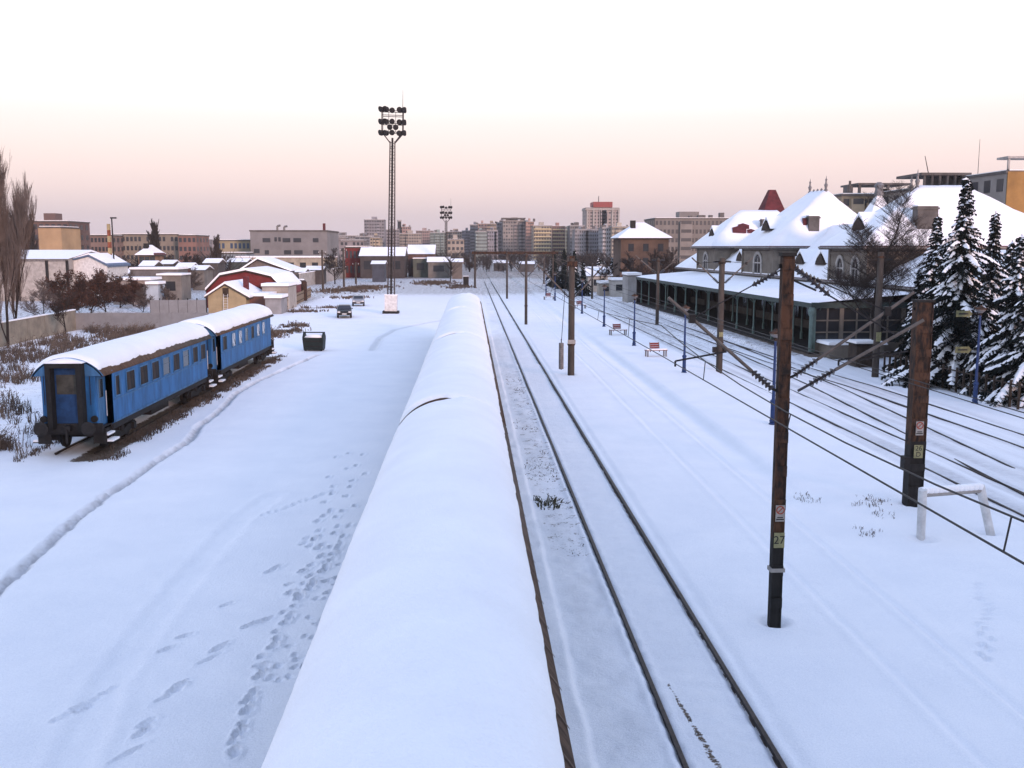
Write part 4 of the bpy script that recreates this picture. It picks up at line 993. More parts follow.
# glazed end wall of the canopy nearest the camera
for i_, (u0, u1) in enumerate(((0.0, 0.25), (2.0, 2.3), (4.3, 4.6), (6.6, 6.9))): MB().box(u0, u1, -0.05, 0.25, 0.1, 3.5).build('end_pier', POSTG if i_ == 0 else STWALL, st)
for (u0, u1) in ((0.25,2.0),(2.3,4.3),(4.6,6.6)):
    MB().box(u0, u1, 0.0, 0.15, 0.1, 1.0).build('dado', STWALL, st)
    for z0_, z1_ in ((1.0,1.7),(1.8,2.55),(2.65,3.45)):
        um = (u0+u1)/2
        for a, c in ((u0, um-0.06), (um+0.06, u1)):
            o = MB().box(a, c, 0.06, 0.10, z0_, z1_).build('pane', GLASS, st)
    fr = MB().box(um-0.06, um+0.06, 0.0, 0.13, 1.0, 3.5).box(u0, u1, -0.01, 0.14, 1.7, 1.8).box(u0, u1, -0.01, 0.14, 2.55, 2.65)
    fr.build('glazing_frame', STWALL, st)
MB().box(0.5, 4.4, -2.2, 0.0, 0.1, 1.05).build('porch', STWALL, st); MB().prism([(0.3,1.05),(4.6,1.05),(4.5,1.25),(0.4,1.25)], -2.4, -0.02).build('porch_snow', SNOW, st)
MB().lathe([(0.16,0.1),(0.16,2.9),(0.22,3.0),(0.27,3.3),(0.20,3.55)], (-0.1,-0.1,0), 12).build('corner_column', POSTG, st)
# kiosk
q = G(862, 366)
t = thing('wooden_kiosk', 'brown wooden kiosk with snowy roof at the station end', 'kiosk', (q.x, q.y, 0), R(2))
for k in range(8): MB().box(-0.72+k*0.18, -0.72+k*0.18+0.165, -0.7, -0.67, 0.02, 1.45).build('plank', WOODD, t)
MB().box(-0.7, 0.7, -0.67, 0.7, 0.0, 1.48).build('walls', WOODD, t); MB().box(-0.85, 0.85, -0.85, 0.85, 1.48, 1.56).build('roof', BLACK, t); MB().box(-0.8, 0.8, -0.8, 0.8, 1.562, 1.72).build('snow', SNOW, t)

# fence below the spruces
a, c = G(884, 372), G(1075, 425)
d = (c-a); n_ = 26
t = thing('garden_fence', 'dark picket fence with rails in front of the snowy spruces', 'fence', (a.x, a.y, 0), 0)
pk = MB().box(-0.05, 0.05, -0.05, 0.05, -0.1, 1.35).mesh('post', WOODD)
for k in range(n_+1): inst('post', pk, t, (d.x*k/n_, d.y*k/n_, 0))
for z in (0.45, 1.15): MB().beam((0,0,z), (d.x,d.y,z), 0.05, 0.07).build('rail', WOODD, t)
# blocks behind the station
def block(label, px0, px1, ytop, d, col, rows=6, cols=6, dep=14, name='apartment_block', bal=None, ybot=None, side=True, seedv=0, roofbox=True, cat='building', winc=None, group=None):
    a, c = D(px0, ytop, d), D(px1, ytop, d); Hh = a.z; Wd = c.x-a.x
    t = thing(name, label, cat, (a.x, d, 0), 0, group)
    cm = mat('render_%02d%02d%02d' % tuple(int(q*99) for q in col), col, 0.9, 0.18, 0.15)
    MB().box(0, Wd, 0, dep, -0.5, Hh).build('walls', cm, t)
    if rows:
        m = MB(); fh = Hh/rows; cw_ = Wd/cols
        for r_ in range(rows):
            for k in range(cols):
                rr = random.random()
                if rr < 0.06: continue
                x0 = k*cw_+cw_*0.2; z0 = r_*fh+fh*0.32
                m.box(x0, x0+cw_*0.6, -0.06, 0.02, z0, z0+fh*0.48)
        sc_ = max(2, int(dep/3.5))
        for r_ in range(rows):
            for k in range(sc_):
                y0 = k*dep/sc_+0.8; z0 = r_*fh+fh*0.32
                m.box(Wd-0.02, Wd+0.06, y0, y0+1.7, z0, z0+fh*0.48); m.box(-0.06, 0.02, y0, y0+1.7, z0, z0+fh*0.48)
        stuff(m.build('windows', winc or WINB, t, recalc=False))
    if bal:
        m = MB()
        for r_ in range(rows): m.box(Wd*0.06, Wd*0.94, -1.1, -0.07, r_*Hh/rows+Hh/rows*0.02, r_*Hh/rows+Hh/rows*0.34)
        stuff(m.build('balconies', bal, t, recalc=False))
    if rows > 5 and not bal:
        rb_ = random.Random(int(px0*7)); tint = rb_.uniform(0.75, 1.25)
        bm2 = mat('bay_%d' % int(px0), tuple(min(0.8, q*tint) for q in col), 0.9, 0.2, 0.2)
        for k in range(rb_.randint(1, 3)):
            xa = Wd*rb_.uniform(0.02, 0.8); wb = Wd*rb_.uniform(0.10, 0.18)
            bay = MB().box(xa, xa+wb, -0.9, -0.07, 0, Hh*rb_.uniform(0.9, 0.98)).build('balcony_bay', bm2, t)
            m = MB()
            for r_ in range(rows): m.box(xa+wb*0.08, xa+wb*0.92, -0.95, -0.88, (r_+0.42)*Hh/rows, (r_+0.80)*Hh/rows)
            stuff(m.build('loggias', WINB, bay, recalc=False))
        for k in range(rb_.randint(1, 4)):
            xa = Wd*rb_.uniform(0.05, 0.9); MB().box(xa, xa+rb_.uniform(0.8, 2.5), 2, 4, Hh+0.4, Hh+rb_.uniform(1.0, 2.4)).build('roof_vent', CONCD, t)
    MB().box(-0.2, Wd+0.2, -0.2, dep+0.2, Hh, Hh+0.35).build('parapet', CONCD, t)
    MB().box(0.2, Wd-0.2, 0.2, dep-0.2, Hh+0.352, Hh+0.5).build('roof_snow', SNOW, t)
    if roofbox:
        MB().box(Wd*0.35, Wd*0.6, dep*0.3, dep*0.6, Hh+0.5, Hh+2.6).build('roof_house', cm, t)
    return t
GREY = (0.30,0.29,0.29); PINKG = (0.36,0.28,0.26); CREAM = (0.42,0.37,0.29)
# right-hand blocks behind the station
b = block('concrete apartment block with ribbed flat roof behind the nearest station tower', 924, 1009, 189, 150, (0.30,0.27,0.24), 7, 9, 16, bal=CONCR, roofbox=False)
w_ = D(1009,180,150).x-D(924,180,150).x; h_ = D(1009,189,150).z
m = MB().box(-0.5, w_*0.55, 0, 9, h_+2.0, h_+2.4)
for k in range(7): m.box(w_*0.09*k, w_*0.09*k+0.3, 0.2, 0.5, h_+0.3, h_+2.0)
m.box(w_*0.28, w_*0.5, 2, 8, h_+0.3, h_+2.0); m.build('roof_pergola', CONCD, b)
m = MB()
for k in range(4): m.box(w_*0.60+k*1.3, w_*0.60+k*1.3+0.7, 1, 2, h_+0.5, h_+1.6)
m.build('roof_vents', CONCD, b); MB().tube((w_*0.70,2,h_), (w_*0.70,2,h_+7.5), 0.06, 0.03, 5).build('aerial', MASTD, b); MB().tube((w_*0.12,2,h_+2), (w_*0.06,2,h_+5), 0.08, 0.05, 5).build('vent_pipe', MASTD, b)
b = block('apartment block with ochre gable wall at the right edge', 1007, 1060, 173, 138, (0.26,0.24,0.225), 5, 8, 14, roofbox=False)
h_ = D(1007,173,138).z; w_ = D(1060,173,138).x-D(1007,173,138).x
MB().box(0.02, w_-0.02, -0.25, -0.08, -0.3, h_+0.2).build('gable_wall', mat('ochre_render', (0.30,0.165,0.055), 0.9, 0.2, 0.4), b)
m = MB().box(0,8,0,3,h_+2.0,h_+2.3)
for x in (0.2, 3.0, 6.0): m.box(x, x+0.25, 0.2, 0.5, h_+0.35, h_+2.0)
m.build('roof_frame', CONCR, b)
b = block('low ochre and grey flat-roofed block between the two station roofs', 842, 915, 196, 165, (0.30,0.24,0.17), 7, 8, 14, roofbox=False)
h_ = D(842,196,165).z; MB().box(3, 12, 1, 9, h_+1.9, h_+2.2).box(3.2,3.6,1.2,1.6,h_+0.3,h_+1.9).box(8,8.4,1.2,1.6,h_+0.3,h_+1.9).build('roof_pergola', CONCD, b); MB().tube((2,2,h_), (2,2,h_+2.6), 0.2, 0.2, 6).build('chimney_pipe', CONCD, b)
block('long dark grey block on the skyline left of the red turret', 655, 735, 219, 330, (0.19,0.175,0.165), 6, 20, 20)
# house beyond the station
def house(label, px0, px1, yeave, yapex, d, col, snow=True, dep=10, hipd=True, name='house', ybase=None):
    a, c = D(px0, yeave, d), D(px1, yeave, d); W_ = c.x-a.x; he, ha = a.z, D(px0, yapex, d).z
    t = thing(name, label, 'house', (a.x, d, 0))
    cm = mat('house_%02d%02d%02d' % tuple(int(q*99) for q in col), col, 0.9, 0.3, 0.3)
    MB().box(0.7, W_-0.7, 0.7, dep-0.7, -0.3, he-0.1).build('walls', cm, t)
    MB().box(0, W_, 0, dep, he-0.15, he).build('eaves', EAVE, t)
    r0 = W_*0.42
    MB().add([(0,0,he),(W_,0,he),(W_,dep,he),(0,dep,he),(r0,dep/2,ha),(W_-r0,dep/2,ha)], [(0,1,5,4),(1,2,5),(2,3,4,5),(3,0,4)]).build('roof', TILE, t)
    MB().add([(0.05,0.05,he+0.02),(W_-0.05,0.05,he+0.02),(W_-0.05,dep-0.05,he+0.02),(0.05,dep-0.05,he+0.02),(0.3,0.3,he+0.3),(W_-0.3,0.3,he+0.3),(W_-0.3,dep-0.3,he+0.3),(0.3,dep-0.3,he+0.3),(r0,dep/2,ha+0.25),(W_-r0,dep/2,ha+0.25)],
       [(0,1,5,4),(1,2,6,5),(2,3,7,6),(3,0,4,7),(4,5,9,8),(5,6,9),(6,7,8,9),(7,4,8)]).build('snow_cover', SNOWR, t)
    MB().box(W_*0.28, W_*0.28+1.0, dep*0.3, dep*0.3+1.0, he+0.5, ha+0.6).build('chimney', RUSTD, t)
    for k in range(3):
        for z in (1.2, 4.2, 7.0):
            if z+1.6 > he: continue
            MB().box(W_*(0.2+0.27*k), W_*(0.2+0.27*k)+1.1, 0.64, 0.71, z, z+1.5).build('window', GLASS, t)
    return t
house('brown house with snowy hipped roof and dark chimney beyond the station canopy', 618, 673, 238, 223, 200, (0.10,0.066,0.050), dep=12)
# small buildings at the far end of the canopy
def shed(label, px0, px1, ytop, ybase, col, dep=6, roof=0.35, pitch=0.0, d=None, win=True, name='shed', cat='shed'):
    p = G(px0, ybase); dd = d or p.y
    a, c = D(px0, ytop, dd), D(px1, ytop, dd); W_ = c.x-a.x; hh = a.z
    t = thing(name, label, cat, (a.x, dd, 0))
    cm = mat('shed_%02d%02d%02d' % tuple(int(q*99) for q in col), col, 0.9, 0.25, 0.5)
    if pitch:
        MB().box(0, W_, 0, dep, -0.2, hh).build('walls', cm, t)
        MB().prism([(-0.3,hh-0.05),(dep/2,hh+pitch),(dep+0.3,hh-0.05)], -0.3, W_+0.3, 'x').build('roof', EAVE, t)
        MB().prism([(-0.35,hh+0.0),(dep/2,hh+pitch+0.05),(dep+0.35,hh+0.0),(dep/2,hh+pitch+0.28)], -0.32, W_+0.32, 'x').build('snow_cover', SNOW, t)
    else:
        MB().box(0, W_, 0, dep, -0.2, hh).build('walls', cm, t); MB().box(-0.15, W_+0.15, -0.15, dep+0.15, hh, hh+0.1).build('roof', CONCD, t); MB().box(-0.1, W_+0.1, -0.1, dep+0.1, hh+0.102, hh+0.1+roof).build('snow_cover', SNOW, t)
    if win:
        k_ = max(1, int(W_/3))
        for k in range(k_): MB().box((k+0.25)*W_/k_, (k+0.75)*W_/k_, -0.05, 0.02, hh*0.4, hh*0.78).build('window', GLASS, t)
    return t
shed('white shed with snowy pitched roof right of the dark conifers', 588, 611, 276, 292, (0.45,0.42,0.38), 8, pitch=1.3)
shed('small pale shed with dark opening at the far canopy end', 612, 628, 281, 297, (0.42,0.40,0.37), 4)
shed('grey kiosk joined to the far end of the canopy', 628, 641, 276, 303, (0.32,0.31,0.30), 5, win=False)
shed('low beige hut beside the far station kiosk', 600, 612, 284, 296, (0.38,0.34,0.29), 4)

# ================================================================ left yard
# beige wall running towards the camera and grey fence across
t = thing('concrete_wall', 'beige weathered concrete panel wall with snowy coping on the left', 'wall', (0, 0, 0))
a, c = Vector((-37.7, 97, 0)), Vector((-36.5, 52, 0)); n_ = 12
for k in range(n_):
    p, q = a+(c-a)*(k/n_), a+(c-a)*((k+0.985)/n_)
    MB().beam(p+Vector((0,0,0.9)), q+Vector((0,0,0.9)), 0.16, 2.0).build('panel', BEIGE, t)
    MB().beam(p+Vector((0,0,1.94)), q+Vector((0,0,1.94)), 0.26, 0.10).build('coping_snow', SNOW, t)
t = thing('sheet_fence', 'plain grey sheet metal fence behind the blue coaches', 'fence', (0, 0, 0))
x0, x1 = -37.62, D(208, 320, 97).x; n_ = 11
for k in range(n_):
    xa, xb = x0+(x1-x0)*k/n_, x0+(x1-x0)*(k+0.992)/n_
    MB().box(xa, xb, 96.96, 97.0, 0.0, 1.62).build('panel', GREYF, t)
for k in range(n_+1): MB().box(x0+(x1-x0)*k/n_-0.05, x0+(x1-x0)*k/n_+0.05, 97.01, 97.11, -0.1, 1.64).build('post', STEELG, t)
t = thing('mesh_fence', 'far grey panel fence behind the sheet fence by the yellow house', 'fence', (0, 0, 0))
x0, x1 = D(150, 300, 118).x, D(206, 300, 118).x
for k in range(6): MB().box(x0+(x1-x0)*k/6, x0+(x1-x0)*(k+0.96)/6, 118, 118.05, 0.1, 1.75).build('panel', GREYF, t)
for k in range(7): MB().box(x0+(x1-x0)*k/6-0.06, x0+(x1-x0)*k/6+0.06, 118.06, 118.18, -0.1, 1.95).build('post', BLACK, t)
# pale hangar
a = D(-30, 259, 150); c = D(68, 259, 150); W_ = c.x-a.x
t = thing('hangar', 'long pale grey hangar with snowy roof behind the bare poplar', 'hangar', (a.x, 150, 0))
ha = a.z
MB().box(0, W_, 0, 18, -0.3, ha).build('walls', CONCR, t); MB().prism([(-0.3,ha),(9,ha+1.0),(18.3,ha)], -0.3, W_+0.1, 'x').build('roof', STEELG, t); MB().prism([(-0.3,ha+0.01),(9,ha+1.02),(18.3,ha+0.01),(9,ha+1.3)], -0.32, W_+0.12, 'x').build('snow_cover', SNOW, t)
for x in (W_*0.48, W_*0.78, W_-0.15): MB().box(x-0.2, x+0.2, -0.12, -0.01, 0, ha-0.2).build('pilaster', BLACK, t)
MB().box(0, W_, -0.1, -0.01, ha-0.35, ha-0.1).build('gutter', STEELG, t)
a = D(68, 262, 152); c = D(107, 262, 152); W_ = c.x-a.x; hb = a.z
t = thing('hangar', 'white gable-fronted hangar next to the striped chimney', 'hangar', (a.x, 152, 0))
MB().prism([(0,-0.3),(W_,-0.3),(W_,hb-0.6),(W_*0.55,hb+0.8),(0,hb)], 0, 9).build('walls', WHITEP, t)
MB().prism([(-0.3,hb),(W_*0.55,hb+0.85),(W_+0.4,hb-0.7),(W_+0.4,hb-0.45),(W_*0.55,hb+1.1),(-0.3,hb+0.25)], -0.4, 9.3).build('roof', mat('blue_roof_edge', (0.10,0.14,0.22), 0.7), t)
MB().prism([(-0.2,hb+0.26),(W_*0.55,hb+1.11),(W_+0.3,hb-0.43),(W_*0.55,hb+1.3)], -0.2, 9.2).build('snow_cover', SNOW, t)
MB().box(W_*0.2, W_*0.5, -0.05, -0.005, 0, 2.6).build('door', CONCR, t)
# striped stack
p = D(112, 290, 160)
t = thing('striped_chimney', 'thin chimney striped orange and cream in the left yard', 'chimney', (p.x, 160, 0)); Ht = D(112, 224, 160).z
for k in range(8):
    z0, z1 = 4+(Ht-4)*k/8, 4+(Ht-4)*(k+1)/8
    MB().lathe([(0.34-0.01*k,z0),(0.33-0.01*k,z1)], (0,0,0), 14).build('stripe', [mat('stack_orange', (0.26,0.075,0.04), 0.8), mat('stack_cream', (0.42,0.32,0.17), 0.8)][k % 2], t)
MB().lathe([(0.9,-0.2),(0.9,2.5),(0.45,4.0)], (0,0,0), 14).build('base', CONCR, t)
p = D(115.5, 290, 158); Ht = D(115, 218, 158).z
t = thing('yard_lamp', 'dark yard lamp post right behind the striped chimney', 'lamp post', (p.x, 158, 0))
MB().lathe([(0.14,-0.2),(0.10,Ht)], (0,0,0), 8).build('shaft', BLACK, t); MB().box(-0.2, 0.7, -0.15, 0.15, Ht-0.1, Ht+0.12).build('lamp_head', BLACK, t)
b = block('orange rendered block among dark brown buildings behind the poplar', 38, 61, 228, 250, (0.38,0.26,0.15), 0, 1, 12, roofbox=False, name='building')
block('dark brown block behind the orange rendered one', 20, 68, 222, 290, (0.13,0.085,0.075), 5, 8, 16, name='building')
block('long brownish factory with flat roof left of the striped chimney', 68, 112, 236, 320, (0.22,0.16,0.14), 4, 12, 18, roofbox=False, name='factory')
block('cream factory with a row of windows right of the striped chimney', 113, 178, 235, 330, (0.24,0.21,0.175), 4, 16, 18, roofbox=False, name='factory')
block('brown factory block at the end of the cream window row', 178, 196, 236, 325, (0.22,0.13,0.11), 4, 4, 16, roofbox=False, name='factory')
block('yellow and blue office building left of the grey factory', 217, 250, 241, 300, (0.30,0.26,0.18), 3, 8, 14, roofbox=False, name='office', winc=mat('blue_glass', (0.05,0.08,0.14), 0.3))
block('lower blue-grey annex with snowy roof before the yellow office', 218, 246, 254, 270, (0.22,0.26,0.30), 2, 7, 10, roofbox=False, name='office')
# grey factory with individually built windows
a, c = D(250, 231.5, 290), D(327, 231.5, 290); W_ = c.x-a.x; Hh = a.z
t = thing('grey_factory', 'large plain grey factory with few dark window bands and roof ventilators', 'factory', (a.x, 290, 0))
MB().box(0, W_, 0, 25, -0.3, Hh).build('walls', mat('grey_render', (0.20,0.195,0.20), 0.9, 0.15, 0.2), t); MB().box(-0.2, W_+0.2, -0.2, 25.2, Hh, Hh+0.4).build('parapet', CONCD, t)
for fx, fz, ww in [(0.21,0.80,2.2),(0.33,0.82,0.7),(0.38,0.82,0.7),(0.47,0.80,2.2),(0.61,0.80,2.2),(0.08,0.55,1.6),(0.21,0.52,1.2),(0.48,0.52,2.0),(0.62,0.52,2.4),(0.21,0.30,2.2),(0.35,0.30,2.2),(0.47,0.30,2.2),(0.61,0.30,2.0),(0.85,0.80,1.6),(0.85,0.52,1.6)]:
    o = MB().box(W_*fx-ww/2, W_*fx+ww/2, -0.06, 0.02, Hh*fz-0.6, Hh*fz+0.6).build('window', WINB, t)
for x, h_ in ((W_*0.33, 1.6), (W_*0.42, 1.4)): MB().tube((x,3,Hh+0.4), (x,3,Hh+h_), 0.3, n=8).tube((x,3,Hh+h_), (x+0.9,3,Hh+h_+0.2), 0.3, n=8).build('ventilator', STEELG, t)
MB().box(W_*0.92, W_*0.95, 4, 5, Hh+0.4, Hh+2.4).build('chimney', TILE, t)
shed('long low beige annex with dark window strip before the grey factory', 236, 333, 258, 272, (0.36,0.32,0.26), 8, d=255, name='annex', cat='building')
# red barn, yellow house, sheds
d0 = 132
t = thing('red_barn', 'dark red gambrel-gabled barn with snow on its roof edge', 'barn', (D(206,290,d0).x, d0, 0))
x_ = lambda px: D(px, 290, d0).x-D(206, 290, d0).x
z_ = lambda py: D(240, py, d0).z
pr_ = [(x_(206),-0.2),(x_(206),z_(290)),(x_(221),z_(275)),(x_(247),z_(270)),(x_(272),z_(276)),(x_(283),z_(288)),(x_(283),-0.2)]
MB().prism(pr_, 0, 14).build('walls', REDB, t)
top = pr_[1:-1]; lo = [(x, z) for x, z in top]; hi = [(x+(0.0), z+0.28) for x, z in top]
MB().prism(lo+list(reversed(hi)), -0.5, 14.4).build('snow_cover', SNOW, t)
MB().prism([(x, z-0.02) for x, z in top]+[(x, z-0.22) for x, z in reversed(top)], -0.35, -0.01).build('verge_board', WOODD, t)
d1 = 121; bx = D(208, 300, d1).x
t = thing('yellow_house', 'small yellow rendered house with ladder, door and snowy gable roof', 'house', (bx, d1, 0), 0)
x_ = lambda px: D(px, 300, d1).x-bx
z_ = lambda py: D(226, py, d1).z
gx0, gx1, gxm, ze, za = x_(208), x_(246), x_(226), z_(296), z_(285)
MB().prism([(gx0,-0.2),(gx1,-0.2),(gx1,ze),(gxm,za),(gx0,ze)], 0, 9).build('walls', YELH, t)
MB().prism([(gx0-0.35,ze-0.25),(gxm,za+0.02),(gx1+0.5,ze-0.35),(gx1+0.5,ze-0.2),(gxm,za+0.17),(gx0-0.35,ze-0.1)], -0.35, 9.3).build('roof', EAVE, t)
MB().prism([(gx0-0.33,ze-0.08),(gxm,za+0.18),(gx1+0.5,ze-0.18),(gx1+0.5,ze+0.02),(gxm,za+0.42),(gx0-0.33,ze+0.1)], -0.33, 9.3).build('snow_cover', SNOW, t)
MB().box(gxm-0.35, gxm+0.35, -0.05, -0.005, 1.9, za-0.35).build('hatch', WOODD, t)
ld = MB()
for s_ in (-0.25, 0.25): ld.beam((gxm+s_,-0.45,0), (gxm+s_,-0.08,2.3), 0.05, 0.05)
for k in range(7): ld.box(gxm-0.25, gxm+0.25, -0.42+0.05*k, -0.38+0.05*k, 0.25+0.3*k, 0.29+0.3*k)
ld.build('ladder', WHITEP, t); MB().box(gxm+1.3, gxm+1.9, 3.5, 4.1, ze, za+0.9).build('chimney', TILE, t)
shed('dark lean-to with reddish roof edge joined to the yellow house', 246, 268, 297, 309, (0.20,0.10,0.08), 5, d=123, win=False)
shed('small grey shed with snowy roof right of the yellow house', 265, 281, 299, 312, (0.26,0.26,0.27), 4, d=119, win=False)
shed('pale grey wall-like shed behind the small grey shed', 262, 288, 287, 305, (0.36,0.33,0.30), 6, d=128, win=False)
d2 = 146; bx = D(243, 280, d2).x
t = thing('barn', 'grey gable-fronted barn with steep snowy roof edge behind the red barn', 'barn', (bx, d2, 0))
x_ = lambda px: D(px, 280, d2).x-bx
z_ = lambda py: D(258, py, d2).z
MB().prism([(0,-0.2),(x_(284),-0.2),(x_(284),z_(270)),(x_(259),z_(259)),(0,z_(270))], 0, 9).build('walls', mat('weathered_board', (0.15,0.125,0.115), 0.9, 0.3, 1.0), t)
MB().prism([(x_(240),z_(271)),(x_(259),z_(258.8)),(x_(292),z_(271)),(x_(292),z_(269.4)),(x_(259),z_(257.2)),(x_(240),z_(269.4))], -0.6, 9.3).build('snow_cover', SNOW, t)
MB().prism([(x_(240),z_(272)),(x_(259),z_(259.8)),(x_(292),z_(272)),(x_(292),z_(271.2)),(x_(259),z_(259)),(x_(240),z_(271.2))], -0.5, -0.02).build('verge_board', WOODD, t)
shed('open dark shed with black doorway left of the yellow house', 157, 181, 276, 292, (0.20,0.18,0.16), 5, d=150, roof=0.25)
shed('small light-blue hut with snowy roof near the brown hedge', 146, 158, 285, 297, (0.38,0.44,0.50), 3, d=135, win=False)
shed('long low white-roofed wall building behind the brown hedge', 112, 150, 281, 300, (0.36,0.30,0.27), 5, d=140)
shed('flat snowy carport roof across the left yard', 130, 178, 270, 285, (0.16,0.15,0.15), 6, d=175, win=False)
house('brown brick house with snowy roof below the cream factory', 134, 154, 255, 246, 230, (0.26,0.16,0.11), dep=10)
for (a_, c_, yt, d_, pt, col_, lab) in [(118,132,274,190,1.2,(0.13,0.10,0.09),'small brown hut with snowy roof right of the striped chimney'), (140,153,266,205,1.4,(0.20,0.15,0.11),'little tan hut under the cream factory windows'), (160,172,264,215,1.0,(0.12,0.11,0.11),'dark hut with thin snowy roof behind the carport'),
   (176,190,268,195,1.3,(0.16,0.08,0.07),'reddish hut with snowy roof in the middle of the left yard'), (192,204,270,185,1.0,(0.24,0.22,0.20),'pale hut with snowy roof left of the red barn'), (204,218,263,210,1.2,(0.11,0.10,0.10),'dark hut with snowy roof behind the red barn left end'), (228,246,262,222,1.0,(0.10,0.12,0.12),'greenish hut with snowy roof above the red barn'),
   (290,304,272,205,0.9,(0.16,0.14,0.13),'small hut with snowy roof left of the long yard wall'), (306,322,270,215,1.0,(0.10,0.09,0.09),'dark hut with snowy roof behind the yard wall'), (372,384,264,228,0.8,(0.09,0.10,0.13),'low bluish kiosk with snowy roof left of the tall mast'), (452,462,262,250,1.0,(0.20,0.17,0.15),'small tan hut right of the distant mast foot'), (494,508,263,330,1.2,(0.12,0.11,0.11),'far dark hut beneath the gantry beam'), (520,534,264,320,1.0,(0.16,0.15,0.15),'far grey hut right under the gantry beam')]:
    shed(lab, a_, c_, yt, 280, tuple(q*0.7 for q in col_), 6, pitch=pt*0.55, d=d_, win=False, name='hut', cat='hut')
# board fence by the grey shed
a, c = G(281, 313), G(311, 297)
t = thing('board_fence', 'pale wooden board fence running back from the grey shed', 'fence', (a.x, a.y, 0)); d = c-a
for k in range(24): MB().beam((d.x*k/24, d.y*k/24, 0.75), (d.x*(k+0.93)/24, d.y*(k+0.93)/24, 0.75), 0.05, 1.6).build('board', WOODF, t)
for z in (0.4, 1.2): MB().beam((0.06,0,z), (d.x+0.06,d.y,z), 0.05, 0.08).build('rail', WOODD, t)
p = G(297, 302)
t = thing('water_tank', 'rusty brown tank standing behind the wooden board fence', 'tank', (p.x, p.y+4, 0))
MB().lathe([(0.8,0.0),(0.85,0.2),(0.85,2.7),(0.6,3.0),(0.1,3.1)], (0,0,0), 16).build('tank_body', RUST, t); MB().lathe([(0.55,3.02),(0.4,3.18),(0.0,3.22)], (0,0,0), 14).build('snow_cap', SNOW, t)
# utility poles left
for lab, px, py, top in [('brown utility pole beside the long grey wall, nearest of three', 323, 291, 250), ('middle brown utility pole in front of the red hall', 344, 287, 248), ('short farthest utility pole right of the red hall wall', 356, 284, 262)]:
    p = G(px, py); h_ = D(px, top, p.y).z
    t = thing('utility_pole', lab, 'pole', (p.x, p.y, 0), 0, 'utility poles in the left yard')
    MB().lathe([(0.22,-0.2),(0.16,h_)], (0,0,0), 8).build('shaft', POLEC, t); MB().box(-0.7, 0.7, -0.06, 0.06, h_-0.6, h_-0.48).build('cross_arm', WOODD, t)
    for x in (-0.6, 0, 0.6): MB().lathe([(0.06,h_-0.48),(0.08,h_-0.36),(0.03,h_-0.28)], (x,0,0), 6).build('insulator', WHITEP, t)
t = thing('yard_wall', 'long grey yard wall with snow on top behind the utility poles', 'wall', (0,0,0))
a, c = G(300, 287.5), G(362, 274)
for k in range(16):
    p, q = a+(c-a)*(k/16), a+(c-a)*((k+0.98)/16)
    MB().beam(p+Vector((0,0,1.3)), q+Vector((0,0,1.3)), 0.25, 2.8).build('panel', CONCR, t); MB().beam(p+Vector((0,0,2.78)), q+Vector((0,0,2.78)), 0.4, 0.14).build('snow_cap', SNOW, t)
# red halls mid distance
b = block('red-walled hall beside the yard wall, snow on its roof', 345, 368, 248, 262, (0.14,0.028,0.026), 2, 6, 14, roofbox=False, name='hall')
shed('snow-roofed long hall behind the floodlight mast', 360, 404, 256, 272, (0.06,0.052,0.052), 12, d=256, pitch=2.0, name='hall', cat='hall')
shed('hall with snowy pitched roof and red eaves right of the mast', 408, 434, 254, 270, (0.10,0.06,0.052), 12, d=270, pitch=2.2, name='hall', cat='hall')
shed('greenish low workshop right of the floodlight mast', 413, 442, 259, 271, (0.10,0.115,0.10), 8, d=262, roof=0.2, name='workshop', cat='workshop')
shed('low snowy shed left of the distant floodlight mast', 428, 449, 262, 272, (0.16,0.15,0.14), 6, d=258, pitch=1.0)

